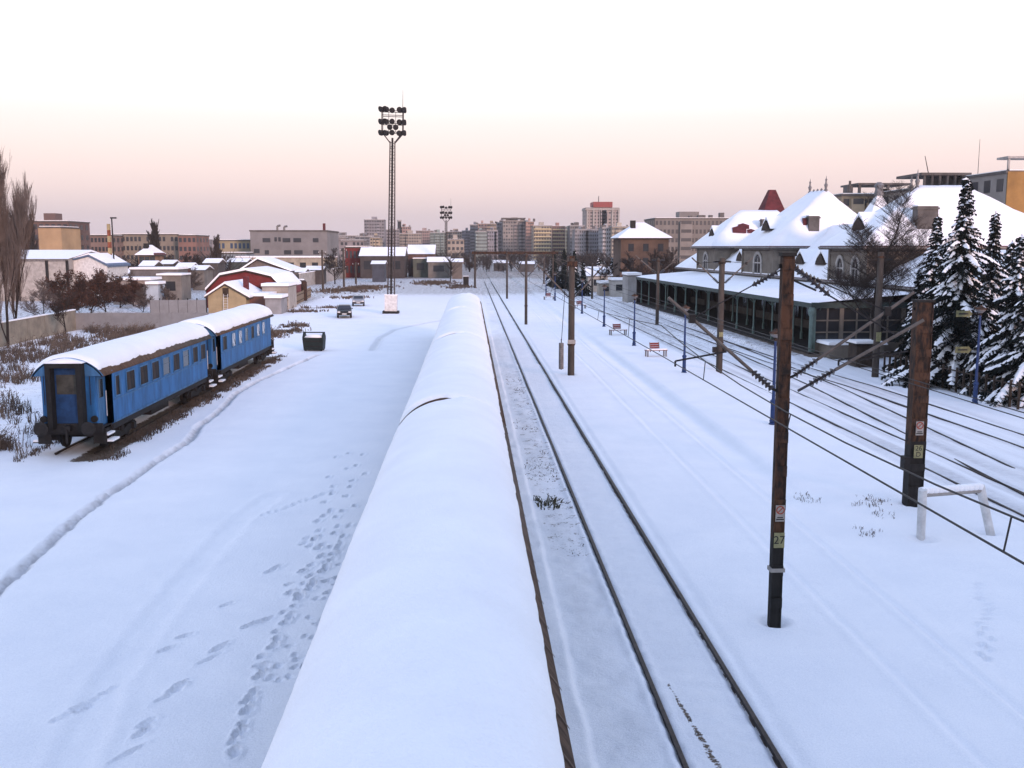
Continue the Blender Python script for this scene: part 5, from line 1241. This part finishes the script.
# ================================================================ the city on the skyline
sky_ = [(326,358,236,700,GREY,8,12,'low grey-blue row on the skyline left of the grey tower'),
 (364,384,220,760,(0.30,0.29,0.31),12,8,'tall grey tower block left of the floodlight mast'),
 (355,372,237,640,(0.27,0.28,0.31),8,7,'bluish block at the foot of the grey tower'),
 (370,380,238,560,(0.50,0.42,0.31),7,4,'narrow cream block in front of the grey tower'),
 (384,399,230,800,(0.33,0.31,0.32),9,7,'grey block just behind the floodlight mast'),
 (398,410,227,820,(0.46,0.33,0.30),10,5,'pinkish block with small stack right of the mast'),
 (399,421,234,720,(0.40,0.35,0.30),8,9,'beige slab block right of the pinkish one'),
 (416,433,231,840,PINKG,9,8,'pink-grey block behind the beige slab'),
 (430,446,233,740,(0.27,0.33,0.31),9,8,'greenish block left of the distant floodlight mast'),
 (446,466,232,800,(0.38,0.31,0.26),9,9,'brown-beige block right of the distant floodlight mast'),
 (447,464,240,480,(0.40,0.35,0.30),4,4,'low cream building with dark windows under the distant mast'),
 (462,472,231,780,(0.27,0.26,0.29),9,5,'narrow grey block left of the skyline rise'),
 (470,480,225,760,(0.26,0.26,0.28),10,5,'dark grey block at the left of the tall skyline group'),
 (478,487,224,735,(0.48,0.34,0.29),10,3,'block with sunlit pink end wall in the skyline group'),  # pink sunlight on the end wall is put into the block's colour
 (486,498,224,765,(0.37,0.31,0.25),10,6,'yellowish topped block right of the pink end wall'),
 (475,487,232,640,(0.30,0.36,0.35),8,6,'pale green front block under the pink end wall'),
 (487,498,231,650,(0.32,0.33,0.38),8,5,'pale bluish front block below the yellowish one'),
 (497,508,223,720,(0.30,0.29,0.30),10,5,'grey block left of the flat overhanging roof'),
 (503,528,221,700,(0.33,0.30,0.29),11,10,'wide block with flat overhanging roof in the skyline centre'),
 (526,534,222,690,(0.46,0.31,0.26),11,4,'pink side block right of the overhanging roof'),
 (533,552,226,640,(0.37,0.34,0.29),9,7,'block with cream balcony bands right of skyline centre'),
 (552,565,226.5,660,(0.30,0.18,0.155),9,6,'reddish brown block next to the cream balcony bands'),
 (564,572,230,680,(0.23,0.30,0.27),8,4,'narrow green-grey block right of the reddish brown one'),
 (570,585,226,640,(0.28,0.28,0.28),9,7,'grey block with dark roof box left of the red-topped tower'),
 (575,590,230,600,(0.33,0.33,0.35),8,7,'left half of the long grey slab before the tower'),
 (590,603,230,605,(0.30,0.31,0.34),8,6,'right half of the long grey slab before the tower'),
 (602,613,228,580,(0.42,0.43,0.46),8,5,'bluish white block below the red-topped tower'),
 (612,630,227,575,(0.45,0.40,0.33),8,9,'cream block with many windows right of the red-topped tower'),
 (626,660,229,700,(0.28,0.27,0.28),8,14,'grey block behind the hipped snowy house')]
for (a_, c_, yt, d_, co, rw, cl, lab) in sky_:
    co = tuple(q*0.78 for q in co)
    block(lab, a_, c_, yt, d_, co, rw, cl, 16, bal=(mat('cream_band', (0.55,0.46,0.28), 0.9) if 'balcony' in lab else None), group='blocks on the skyline')
b = block('tall tower block with red crown on the skyline', 586, 619, 208, 760, (0.33,0.29,0.28), 15, 9, 24, roofbox=False)
a, c = D(586,208,760), D(619,208,760); W_ = c.x-a.x
MB().box(W_*0.22, W_*0.80, -0.4, 20, a.z+0.5, a.z+4.6).build('red_crown', mat('red_crown', (0.26,0.05,0.042), 0.7), b); MB().tube((W_*0.4,4,a.z+4), (W_*0.4,4,a.z+9), 0.3, n=5).build('aerial', MASTD, b)
m = MB()
for k in range(6): m.box(W_*(0.02+0.19*k), W_*(0.02+0.19*k)+1.2, -0.9, -0.02, 0, a.z)
m.build('piers', CONCR, b)
MB().box(-0.5, W_+0.5, -1.0, 24.5, a.z-1.5, a.z-0.2).build('cornice', CONCR, b)
a, c = D(503,221,700), D(528,221,700); W_ = c.x-a.x
t = thing('roof_canopy', 'dark flat roof plate on top of the widest skyline block', 'roof', (a.x, 699, a.z+0.5))
MB().box(-1, W_*0.9, 0, 14, 0.8, 1.7).box(2, 4, 1, 3, 0.02, 0.8).box(W_*0.7, W_*0.7+2, 1, 3, 0.02, 0.8).build('roof_plate', CONCD, t)
p = D(400, 247, 815); t = thing('boiler_stack', 'small dark chimney stack above the pinkish skyline block', 'chimney', (p.x, 812, 0)); MB().lathe([(2.2,0),(1.4,D(400,220,812).z)], (0,0,0), 10).build('shaft', RUSTD, t); MB().lathe([(1.9,D(400,221.5,812).z),(1.9,D(400,220,812).z)], (0,0,0), 10).build('rim', CONCR, t)
# a far band of low town right out to the edges
for (a_, c_, yt, d_, lab) in [(-20,22,238,520,'low hazy block on the left skyline behind the bare poplars'),(60,84,240,560,'low hazy roof row just right of the orange block'),(84,114,241,600,'low hazy roofs left of the striped chimney top'),
   (194,206,240,520,'low hazy block right of the brown factory'),(206,219,241,560,'low hazy block left of the yellow office'),(326,346,238,480,'low hazy block right of the grey factory'),(340,364,241,440,'low hazy flat roof above the red hall')]:
    block(lab, a_, c_, yt, d_, (0.24, 0.22, 0.23), 4, 6, 12, roofbox=False, group='low hazy buildings on the far left')
# unseen block added behind the camera to cast shade over the near snow
shade_block = thing('apartment_block', 'wide grey block added behind the camera to shade the near snow, outside the picture', 'building', (2, -58, 0))
MB().box(0, 95, 0, 14, -0.5, 21).build('walls', CONCR, shade_block); MB().box(-0.3, 95.3, -0.3, 14.3, 21, 21.5).build('parapet', CONCD, shade_block)
m = MB()
for r_ in range(7):
    for k in range(26): m.box(1.5+k*3.6, 3.5+k*3.6, 13.98, 14.05, 1.0+r_*2.9, 2.6+r_*2.9)
stuff(m.build('windows', WINB, shade_block, recalc=False))
# ================================================================ vegetation
def leafmesh(pts, size, rnd, flat=0.0):
    vs = []; fs = []
    for (x, y, z) in pts:
        s_ = size*rnd.uniform(0.6, 1.4)
        a = Vector((rnd.gauss(0,1), rnd.gauss(0,1), rnd.gauss(0,1)*(1-flat))).normalized(); c = a.orthogonal().normalized(); e = a.cross(c)
        an = rnd.uniform(0, 6.28); u = c*math.cos(an)+e*math.sin(an); v = a.cross(u); P = Vector((x, y, z)); o = len(vs)
        vs += [tuple(P-u*s_), tuple(P+v*s_*0.5), tuple(P+u*s_), tuple(P-v*s_*0.5)]; fs.append((o, o+1, o+2, o+3))
    return MB().add(vs, fs)
def bare_tree(label, base, H_, spread, seed, up=0.5, levels=5, mt=TREEB, mtw=TWIG, trunk_r=0.16, nb=(4,6), clear=0.18, cat='tree', group=None, name='bare_tree', snow=False, leaves=None, lsize=0.1, tw=0.012):
    rnd = random.Random(seed)
    t = thing(name, label, cat, base, rnd.uniform(0, 6), group)
    tk, cr = MB(), MB(); tips = []
    def grow(p, d, L, r, lev):
        n_ = 4 if lev < 2 else 3; q = p; dd = d.copy()
        pts = [p.copy()]
        for k in range(n_):
            dd = (dd + Vector((rnd.gauss(0,0.10), rnd.gauss(0,0.10), rnd.gauss(0,0.05)+up*0.10))).normalized()
            q2 = q + dd*(L/n_); ra, rb = r*(1-0.55*k/n_), r*(1-0.55*(k+1)/n_)
            (tk if lev < 2 else cr).tube(q, q2, max(ra, tw*0.7), max(rb, tw*0.5), 6 if lev < 2 else 3, cap=False)
            q = q2; pts.append(q.copy())
        if lev >= levels: tips.append(q.copy()); return
        nn_ = rnd.randint(*nb)
        for j in range(nn_):
            f = (clear if lev == 0 else 0.15) + (1-(clear if lev == 0 else 0.15))*(j+rnd.random()*0.8)/nn_
            f = min(0.99, f); ii = min(n_-1, int(f*n_)); s_ = pts[ii].lerp(pts[ii+1], f*n_-ii)
            side = Vector((rnd.gauss(0,1), rnd.gauss(0,1), 0)).normalized()
            nd = (dd*up + side*spread + Vector((0,0,0.15+0.3*up))).normalized()
            grow(s_, nd, L*rnd.uniform(0.42, 0.66)*(1.15-0.45*f if lev == 0 else 1), r*0.5*(1-0.4*f), lev+1)
        grow(q, dd, L*0.42, r*0.45, lev+1)
    grow(Vector((0,0,-0.2)), Vector((0,0,1)), H_*0.61, trunk_r, 0)
    tk.build('trunk', mt, t, recalc=False); 
    c = cr.build('crown', mtw, t, recalc=False)
    if leaves:
        ps = []
        for k in range(leaves):
            q = rnd.choice(tips); ps.append((q.x+rnd.gauss(0,0.12), q.y+rnd.gauss(0,0.12), q.z+rnd.gauss(0,0.12)))
        leafmesh(ps, lsize, rnd).build('leaves', BROWNL, t, recalc=False)
    return t
def spruce(label, px, py, top, rad, seed, dens=1.0, snow=0.6, far=False, d=None, skirt=0.03, group='spruces', name='spruce_tree', snow_mat=SNOW):
    rnd = random.Random(seed); p = G(px, py) if d is None else D(px, py, d); p.z = 0
    H_ = D(px, top, p.y).z; t = thing(name, label, 'tree', p, rnd.uniform(0, 6), group)
    MB().lathe([(0.035*H_/2.4,-0.2),(0.02*H_/2,H_*0.4),(0.02,H_)], (0,0,0), 8).build('trunk', TREEB, t)
    nv, nf, sv, sf = [], [], [], []
    sz = 1.7 if far else 1.0
    NB = int((27*H_ if not far else 17*H_)*dens)
    for b_i in range(NB):
        f = skirt+(0.985-skirt)*((b_i+rnd.random())/NB)**1.12; z = f*H_
        L0 = rad*(1-f)**1.2*(0.86+0.22*math.sin(z*1.7+seed)+0.12*math.sin(z*4.3+seed*2)) + 0.08
        if True:
            an = b_i*2.39996+rnd.gauss(0, 0.25); L = L0*rnd.choice((0.6, 0.8, 1.0, 1.1, 1.3))*rnd.uniform(0.9, 1.1)
            dx, dy = math.cos(an), math.sin(an); dr = (0.62+rnd.uniform(-0.18, 0.2))*(1 if f < 0.6 else max(0.1, 1-(f-0.6)*2.4))
            steps = max(3, int(L/(0.16*sz))); heavy = rnd.random() < snow
            for k in range(steps):
                q = (k+0.6)/steps; r_ = L*q; zz = z + 0.10*L*math.sin(q*2.2) - dr*r_*q*0.9 + 0.10*L*q**4; wd = (0.07+0.24*L*(1-q)*q*2.4)
                cx, cy = dx*r_, dy*r_
                for s_ in (-1, 1):
                    for e in range(2):
                        ll = wd*rnd.uniform(0.5, 1.35)+0.09*sz*(0.3+0.7*(1-f)); fo = 0.11*sz*rnd.uniform(0.6, 1.6)*(0.5+0.5*(1-f))
                        ax, ay, az = cx-dy*s_*ll+dx*0.14, cy+dx*s_*ll+dy*0.14, zz-rnd.uniform(0.25, 0.95)*ll-0.04*e
                        o = len(nv); hx, hy = dx*fo*0.5, dy*fo*0.5
                        nv += [(cx-hx, cy-hy, zz), (cx+hx, cy+hy, zz-0.02), (ax+hx*0.7, ay+hy*0.7, az), (ax-hx*0.6, ay-hy*0.6, az-0.06*sz)]; nf.append((o, o+1, o+2, o+3))
                o = len(nv); nv += [(cx-dy*0.05*sz, cy+dx*0.05*sz, zz+0.02), (cx+dy*0.05*sz, cy-dx*0.05*sz, zz+0.02), (cx+dx*0.1, cy+dy*0.1, zz-0.30*sz*rnd.uniform(0.5, 1.3))]; nf.append((o, o+1, o+2))
                if heavy and q > 0.25 and rnd.random() < 0.85:
                    lw = min(0.26, 0.06+wd*0.6)*rnd.uniform(0.6, 1.25)*(0.75+0.25*sz); ln = 0.15*sz*rnd.uniform(0.8, 1.3); th = 0.06*rnd.uniform(0.7, 1.5)
                    o = len(sv); c0 = zz+0.035; sl2 = dr*q*1.6
                    for m_ in range(6):
                        b_ = 6.283*m_/6; u_, v_ = math.cos(b_)*ln, math.sin(b_)*lw*rnd.uniform(0.7, 1.3)
                        sv.append((cx+dx*u_-dy*v_, cy+dy*u_+dx*v_, c0-sl2*u_*0.8-abs(v_)*0.5))
                    sv.append((cx, cy, c0+th)); sv.append((cx, cy, c0-0.03))
                    for m_ in range(6): sf += [(o+m_, o+(m_+1) % 6, o+6), (o+(m_+1) % 6, o+m_, o+7)]
    o_ = MB().add(nv, nf).build('crown', NEEDLEF if far else NEEDLE, t, recalc=False)
    if sf: stuff(MB().add(sv, sf).build('crown_snow', snow_mat, t, recalc=False))
    return t
spruce('tall snowy spruce, the highest conifer right of the rusty pole', 955, 384, 176, 3.9, 1, 1.15, 0.66)
spruce('narrow dark spruce just left behind the tallest one', 929, 374, 214, 2.7, 2, 1.0, 0.55)
spruce('slim spruce whose pointed top shows right of the tallest one', 985, 380, 211, 2.4, 3, 1.0, 0.5)
spruce('snow-laden spruce near the right edge of the picture', 1011, 394, 234, 2.8, 4, 1.05, 0.7)
spruce('spruce cut by the right edge of the picture', 1036, 402, 222, 3.0, 5, 1.0, 0.65)
spruce('spruce filling the gap behind the snow-laden one near the right edge', 1003, 378, 240, 2.6, 7, 1.0, 0.55)
spruce('low bushy spruce between the two largest ones', 978, 388, 285, 2.2, 8, 1.0, 0.7)
spruce('young snowy spruce at the foot of the tallest one on its left', 915, 371, 268, 1.6, 6, 1.0, 0.65)
def farconi(lab, px, py, top, rad, seed, snow=0.0): spruce(lab, px, py, top, rad, seed, 0.9, snow, True, None, 0.02, 'far dark conifers beyond the platforms', 'conifer_tree')
farconi('dark rounded conifer, leftmost of the clump beyond the platforms', 554, 287, 250, 2.2, 21)
farconi('dark conifer in the middle of the clump beyond the platforms', 564, 289, 248, 2.3, 22)
farconi('dark conifer right of the clump middle beyond the platforms', 574, 291, 250, 2.2, 23, 0.1)
farconi('low dark conifer at the right end of the clump, by the white shed', 583, 296, 262, 1.7, 24, 0.1)
farconi('snow-dusted conifer behind the white shed roof', 599, 286, 258, 2.4, 25, 0.5)
farconi('snow-dusted conifer left of the brown hipped house', 612, 284, 257, 2.4, 26, 0.5)
farconi('dark conifer at the foot of the distant floodlight mast', 450, 274, 256, 2.2, 27, 0.1)

q = G(876, 366)
bare_tree('wide bare tree in front of the station tower left of the spruces', (q.x, q.y, 0), 12.5, 1.0, 5, 0.5, 5, trunk_r=0.16, nb=(6,7), clear=0.16, tw=0.009)
q = G(8, 348)
bare_tree('tall bare poplar at the left edge of the picture', (q.x, q.y, 0), 16.0, 0.22, 8, 1.3, 4, mtw=TWIGP, trunk_r=0.12, nb=(9,10), clear=0.05, group='bare poplars', tw=0.009)
q = G(17, 342)
bare_tree('slimmer bare poplar just right of the one at the left edge', (q.x, q.y, 0), 13.0, 0.17, 9, 1.3, 4, mtw=TWIGP, trunk_r=0.11, nb=(9,10), clear=0.05, group='bare poplars', tw=0.009)
q = G(-8, 345)
bare_tree('bare poplar cut off by the left edge of the picture', (q.x, q.y, 0), 13.5, 0.17, 10, 1.3, 4, mtw=TWIGP, trunk_r=0.12, nb=(9,10), clear=0.05, group='bare poplars', tw=0.009)
def poplar_far(lab, px, top, d, seed, w_=0.3):
    p = D(px, 250, d); H_ = D(px, top, d).z
    bare_tree(lab, (p.x, d, 0), H_*1.0, 0.20, seed, 1.2, 3, trunk_r=0.22, nb=(12,15), clear=0.08, group='far bare poplars', tw=0.07, name='poplar_tree')
poplar_far('far columnar poplar before the cream factory', 155, 222, 240, 31)
poplar_far('far poplar standing behind the orange rendered block', 33, 208, 230, 32)
poplar_far('thin far poplar left of the yellow office', 217, 236, 240, 33)
# brown-leaved hedge trees behind the beige wall
hr = random.Random(4)
for k, (px, top, py, lab) in enumerate([(58,277,322,'brown-leaved shrub tree at the left end of the rusty hedge'), (74,280,318,'brown-leaved shrub tree second from the left in the rusty hedge'), (90,278,315,'dense brown-leaved shrub tree in the middle of the rusty hedge'),
     (106,276,312,'brown-leaved shrub tree below the white hangar gable'), (120,280,308,'brown-leaved shrub tree at the foot of the striped chimney'), (134,282,306,'small brown-leaved shrub tree at the right end of the rusty hedge')]):
    p = G(px, py); h_ = D(px, top, p.y).z
    bare_tree(lab, (p.x, p.y, 0), h_*1.25, 0.95, 60+k, 0.35, 3, trunk_r=0.09, nb=(7,9), clear=0.04, leaves=4200, lsize=0.11, cat='shrub', name='leafy_shrub', group='brown shrubs of the rusty hedge', tw=0.022)
for k, (px, top, py, lab) in enumerate([(46,284,330,'pale bare shrub in front of the hangar at the left'), (98,270,300,'taller pale bare shrub between the hangar and the hedge'), (128,274,298,'pale bare shrub right of the striped chimney foot'), (143,288,312,'low dark shrub at the right end of the grey sheet fence'), (152,272,292,'bare shrub before the carport roof'), (190,270,292,'bare shrub left of the red barn'), (166,286,306,'low bare shrub behind the sheet fence')]):
    p = G(px, py); h_ = D(px, top, p.y).z
    bare_tree(lab, (p.x, p.y, 0), h_*1.2, 0.9, 160+k, 0.4, 4, mtw=TWIGP, trunk_r=0.06, nb=(6,7), clear=0.04, cat='shrub', name='bare_shrub', group='bare shrubs of the left yard', tw=0.016)
p = G(66, 338); bare_tree('small tree with a few brown leaves in front of the beige wall', (p.x, p.y, 0), 4.6, 0.6, 71, 0.5, 4, trunk_r=0.07, nb=(4,6), clear=0.3, leaves=500, lsize=0.07, cat='tree', tw=0.014)
for k, (px, top, py, lab) in enumerate([(185,250,278,'bare tree left of the thin chimney tower in the yard'), (196,252,280,'bare tree in the middle of the left yard'), (208,254,282,'bare tree behind the mesh fence by the red barn'), (172,254,276,'bare tree over the flat carport roof'), (335,246,284,'round bare tree beside the first utility pole'),
      (400,246,276,'bare tree behind the tall floodlight mast'), (456,258,276,'bare tree left of the far gantry'), (470,256,272,'bare tree behind the far gantry post')]):
    p = G(px, py); h_ = D(px, top, p.y).z
    bare_tree(lab, (p.x, p.y, 0), h_*0.95, 0.7, 80+k, 0.45, 4, trunk_r=0.16, nb=(5,6), clear=0.15, group='bare trees of the far yard', tw=0.05)
for k, (px, top, py, lab) in enumerate([(636,250,300,'snowy brown bare tree left before the hipped house'), (650,246,299,'snowy brown bare tree in the middle before the hipped house'), (664,247,298,'snowy brown bare tree right before the hipped house'), (678,247,297,'bare brown tree beside the far station roof end'),
     (606,256,284,'bare tree between the conifers and the hipped house'), (625,262,286,'low bare tree left of the brown hedge')]):
    d_ = 165+k*3; p = D(px, 260, d_); h_ = D(px, top, d_).z
    bare_tree(lab, (p.x, d_, 0), h_*0.98, 0.7, 100+k, 0.45, 4, trunk_r=0.14, nb=(5,6), clear=0.1, group='bare trees before the hipped house', tw=0.04)
# far belt of trees below the skyline: a wood that reads as one mass
fr = random.Random(17); vs_ = MB()
pts = []
for k in range(1100):
    px = fr.uniform(-330, 660); d_ = fr.uniform(215, 520)
    if px < 120 and fr.random() < 0.4: continue
    if px > 460 and d_ < 290: continue
    if 330 < px < 450 and d_ < 275: continue
    if 250 < px < 330 and d_ < 330: continue
    p = D(px, 250, d_); h_ = fr.uniform(3.0, 7.0)
    vs_.tube((p.x, d_, 0), (p.x+fr.gauss(0,0.3), d_, h_*0.7), 0.16, 0.06, 3, cap=False)
    for j in range(36):
        a_, f_ = fr.uniform(0, 6.28), fr.uniform(0.1, 0.7); r_ = h_*fr.uniform(0.15, 0.45)
        s0 = Vector((p.x, d_, h_*f_)); e_ = s0+Vector((math.cos(a_)*r_, math.sin(a_)*r_, r_*fr.uniform(0.5, 1.3)))
        vs_.tube(s0, e_, 0.07, 0.04, 3, cap=False)
wo = stuff(vs_.build('far_wood', TWIG, None, recalc=False)); tag(wo, 'hazy belt of bare trees at the foot of the skyline blocks', 'trees')
# dry weeds: bank left of the blue coaches and ragged strips in the yard
def blades(regions, n_, m, name, label, hmin, hmax, seed, wdt=0.008, soft=False):
    rnd = random.Random(seed); vs = []; fs = []; cnt = 0; tries = 0
    tot = sum(r_[4] for r_ in regions)
    while cnt < n_ and tries < n_*4:
        tries += 1
        u = rnd.random()*tot
        for rg in regions:
            u -= rg[4]
            if u <= 0: break
        x, y = rg[0]+(rg[1]-rg[0])*rnd.random(), rg[2]+(rg[3]-rg[2])*rnd.random()
        if soft: x, y = (rg[0]+rg[1])/2+rnd.gauss(0, 0.28)*(rg[1]-rg[0]), (rg[2]+rg[3])/2+rnd.gauss(0, 0.28)*(rg[3]-rg[2])
        if float(fbm(np.array([x/1.8]), np.array([y/1.8]), 55)[0]) < rg[5]: continue
        z = gz(x, y)-0.03; kk = rnd.randint(2, 5)
        for j in range(kk):
            h_ = rnd.uniform(hmin, hmax)*rnd.choice((0.5, 0.8, 1.0)); an = rnd.uniform(0, 6.28); ln = rnd.uniform(0.1, 0.7)*h_
            bx, by = x+rnd.gauss(0,0.08), y+rnd.gauss(0,0.08); w_ = wdt*rnd.uniform(0.7, 1.5)*(1+y/60)
            mx_, my_ = bx+math.cos(an)*ln*0.35, by+math.sin(an)*ln*0.35; ex, ey = bx+math.cos(an)*ln, by+math.sin(an)*ln
            o = len(vs); vs += [(bx-w_,by,z),(bx+w_,by,z),(mx_+w_*0.8,my_,z+h_*0.6),(mx_-w_*0.8,my_,z+h_*0.6),(ex,ey,z+h_)]
            fs += [(o,o+1,o+2,o+3),(o+3,o+2,o+4)]
            if rnd.random() < 0.6:
                for q in range(3):
                    a2 = rnd.uniform(0, 6.28); f_ = rnd.uniform(0.4, 0.95); sx, sy, sz_ = bx+(ex-bx)*f_*f_, by+(ey-by)*f_*f_, z+h_*f_; l2 = h_*0.25
                    o = len(vs); vs += [(sx,sy,sz_),(sx+math.cos(a2)*l2+w_,sy+math.sin(a2)*l2,sz_+l2*0.6),(sx+math.cos(a2)*l2-w_,sy+math.sin(a2)*l2,sz_+l2*0.7)]; fs.append((o,o+1,o+2))
        cnt += 1
    o = stuff(MB().add(vs, fs).build(name, m, None, recalc=False)); tag(o, label, 'weeds'); return o
blades([(-36,-17.4,34,96,8,0.02),(-20.5,-17.2,27,40,1.4,0.12),(-22,-17.0,30,38,0.7,0.1)], 6500, DRY, 'dry_weeds', 'dry brown weeds standing in the snow left of the blue coaches', 0.25, 0.95, 1)
blades([(-14.2,-13.2,37,72,1,-0.2),(-17.0,-16.8,37,72,0.4,-0.3)], 1500, DRY, 'dry_grass', 'short dead grass along the track of the blue coaches', 0.08, 0.30, 2)
rg = []
for px, py, rx, ry in [(280,332,2.2,2.6),(265,337,1.5,2.2),(292,326,1.5,2.0),(318,308,3.4,1.2),(302,312,2.0,1.2),(345,291,4.0,8),(370,288,4.0,8),(352,298,3,3),(436,283,4,10),(458,287,2,8)]:
    c = G(px, py); rg.append((c.x-rx, c.x+rx, c.y-ry, c.y+ry, rx*ry/4+0.6, -0.12))
blades(rg, 2600, DRY, 'yard_weeds', 'dark weed patches in the snowy yard by the cars', 0.15, 0.5, 3, 0.012, True)
c = G(548, 503); rg = [(c.x-0.28, c.x+0.28, c.y-0.55, c.y+0.55, 1, -1)]
o = blades(rg, 22, GREENW, 'green_weed', 'small green weed poking through the snow left of the open track', 0.10, 0.28, 4, 0.014)
rg = []
for px, py in [(885,515),(870,500),(862,505),(806,497),(868,533),(880,503),(806,500)]:
    c = G(px, py); rg.append((c.x-0.35, c.x+0.35, c.y-0.4, c.y+0.4, 1, -1))
blades(rg, 60, DRY, 'grass_tufts', 'sparse dry grass tufts in the snow near the white barrier', 0.06, 0.2, 5, 0.005)
rg = [(1.95, 3.0, 24, 60, 1, 0.1)]
blades(rg, 260, DRY, 'track_grass', 'short dead grass between the snowy train and the open track', 0.03, 0.09, 6, 0.006)

# ================================================================ the air
hz = MB().box(-1500, 1500, -150, 1500, -1.6, 48)
ho = hz.build('haze', None); stuff(ho); tag(ho, 'thin cold evening haze over the yard and city', 'haze')
hm = bpy.data.materials.new('haze'); hm.use_nodes = True; hn = hm.node_tree; hn.nodes.clear()
ou = hn.nodes.new('ShaderNodeOutputMaterial'); pv = hn.nodes.new('ShaderNodeVolumePrincipled')
pv.inputs['Color'].default_value = (0.86, 0.86, 0.92, 1); pv.inputs['Density'].default_value = 0.00014
hn.links.new(pv.outputs[0], ou.inputs['Volume']); ho.data.materials.clear(); ho.data.materials.append(hm)
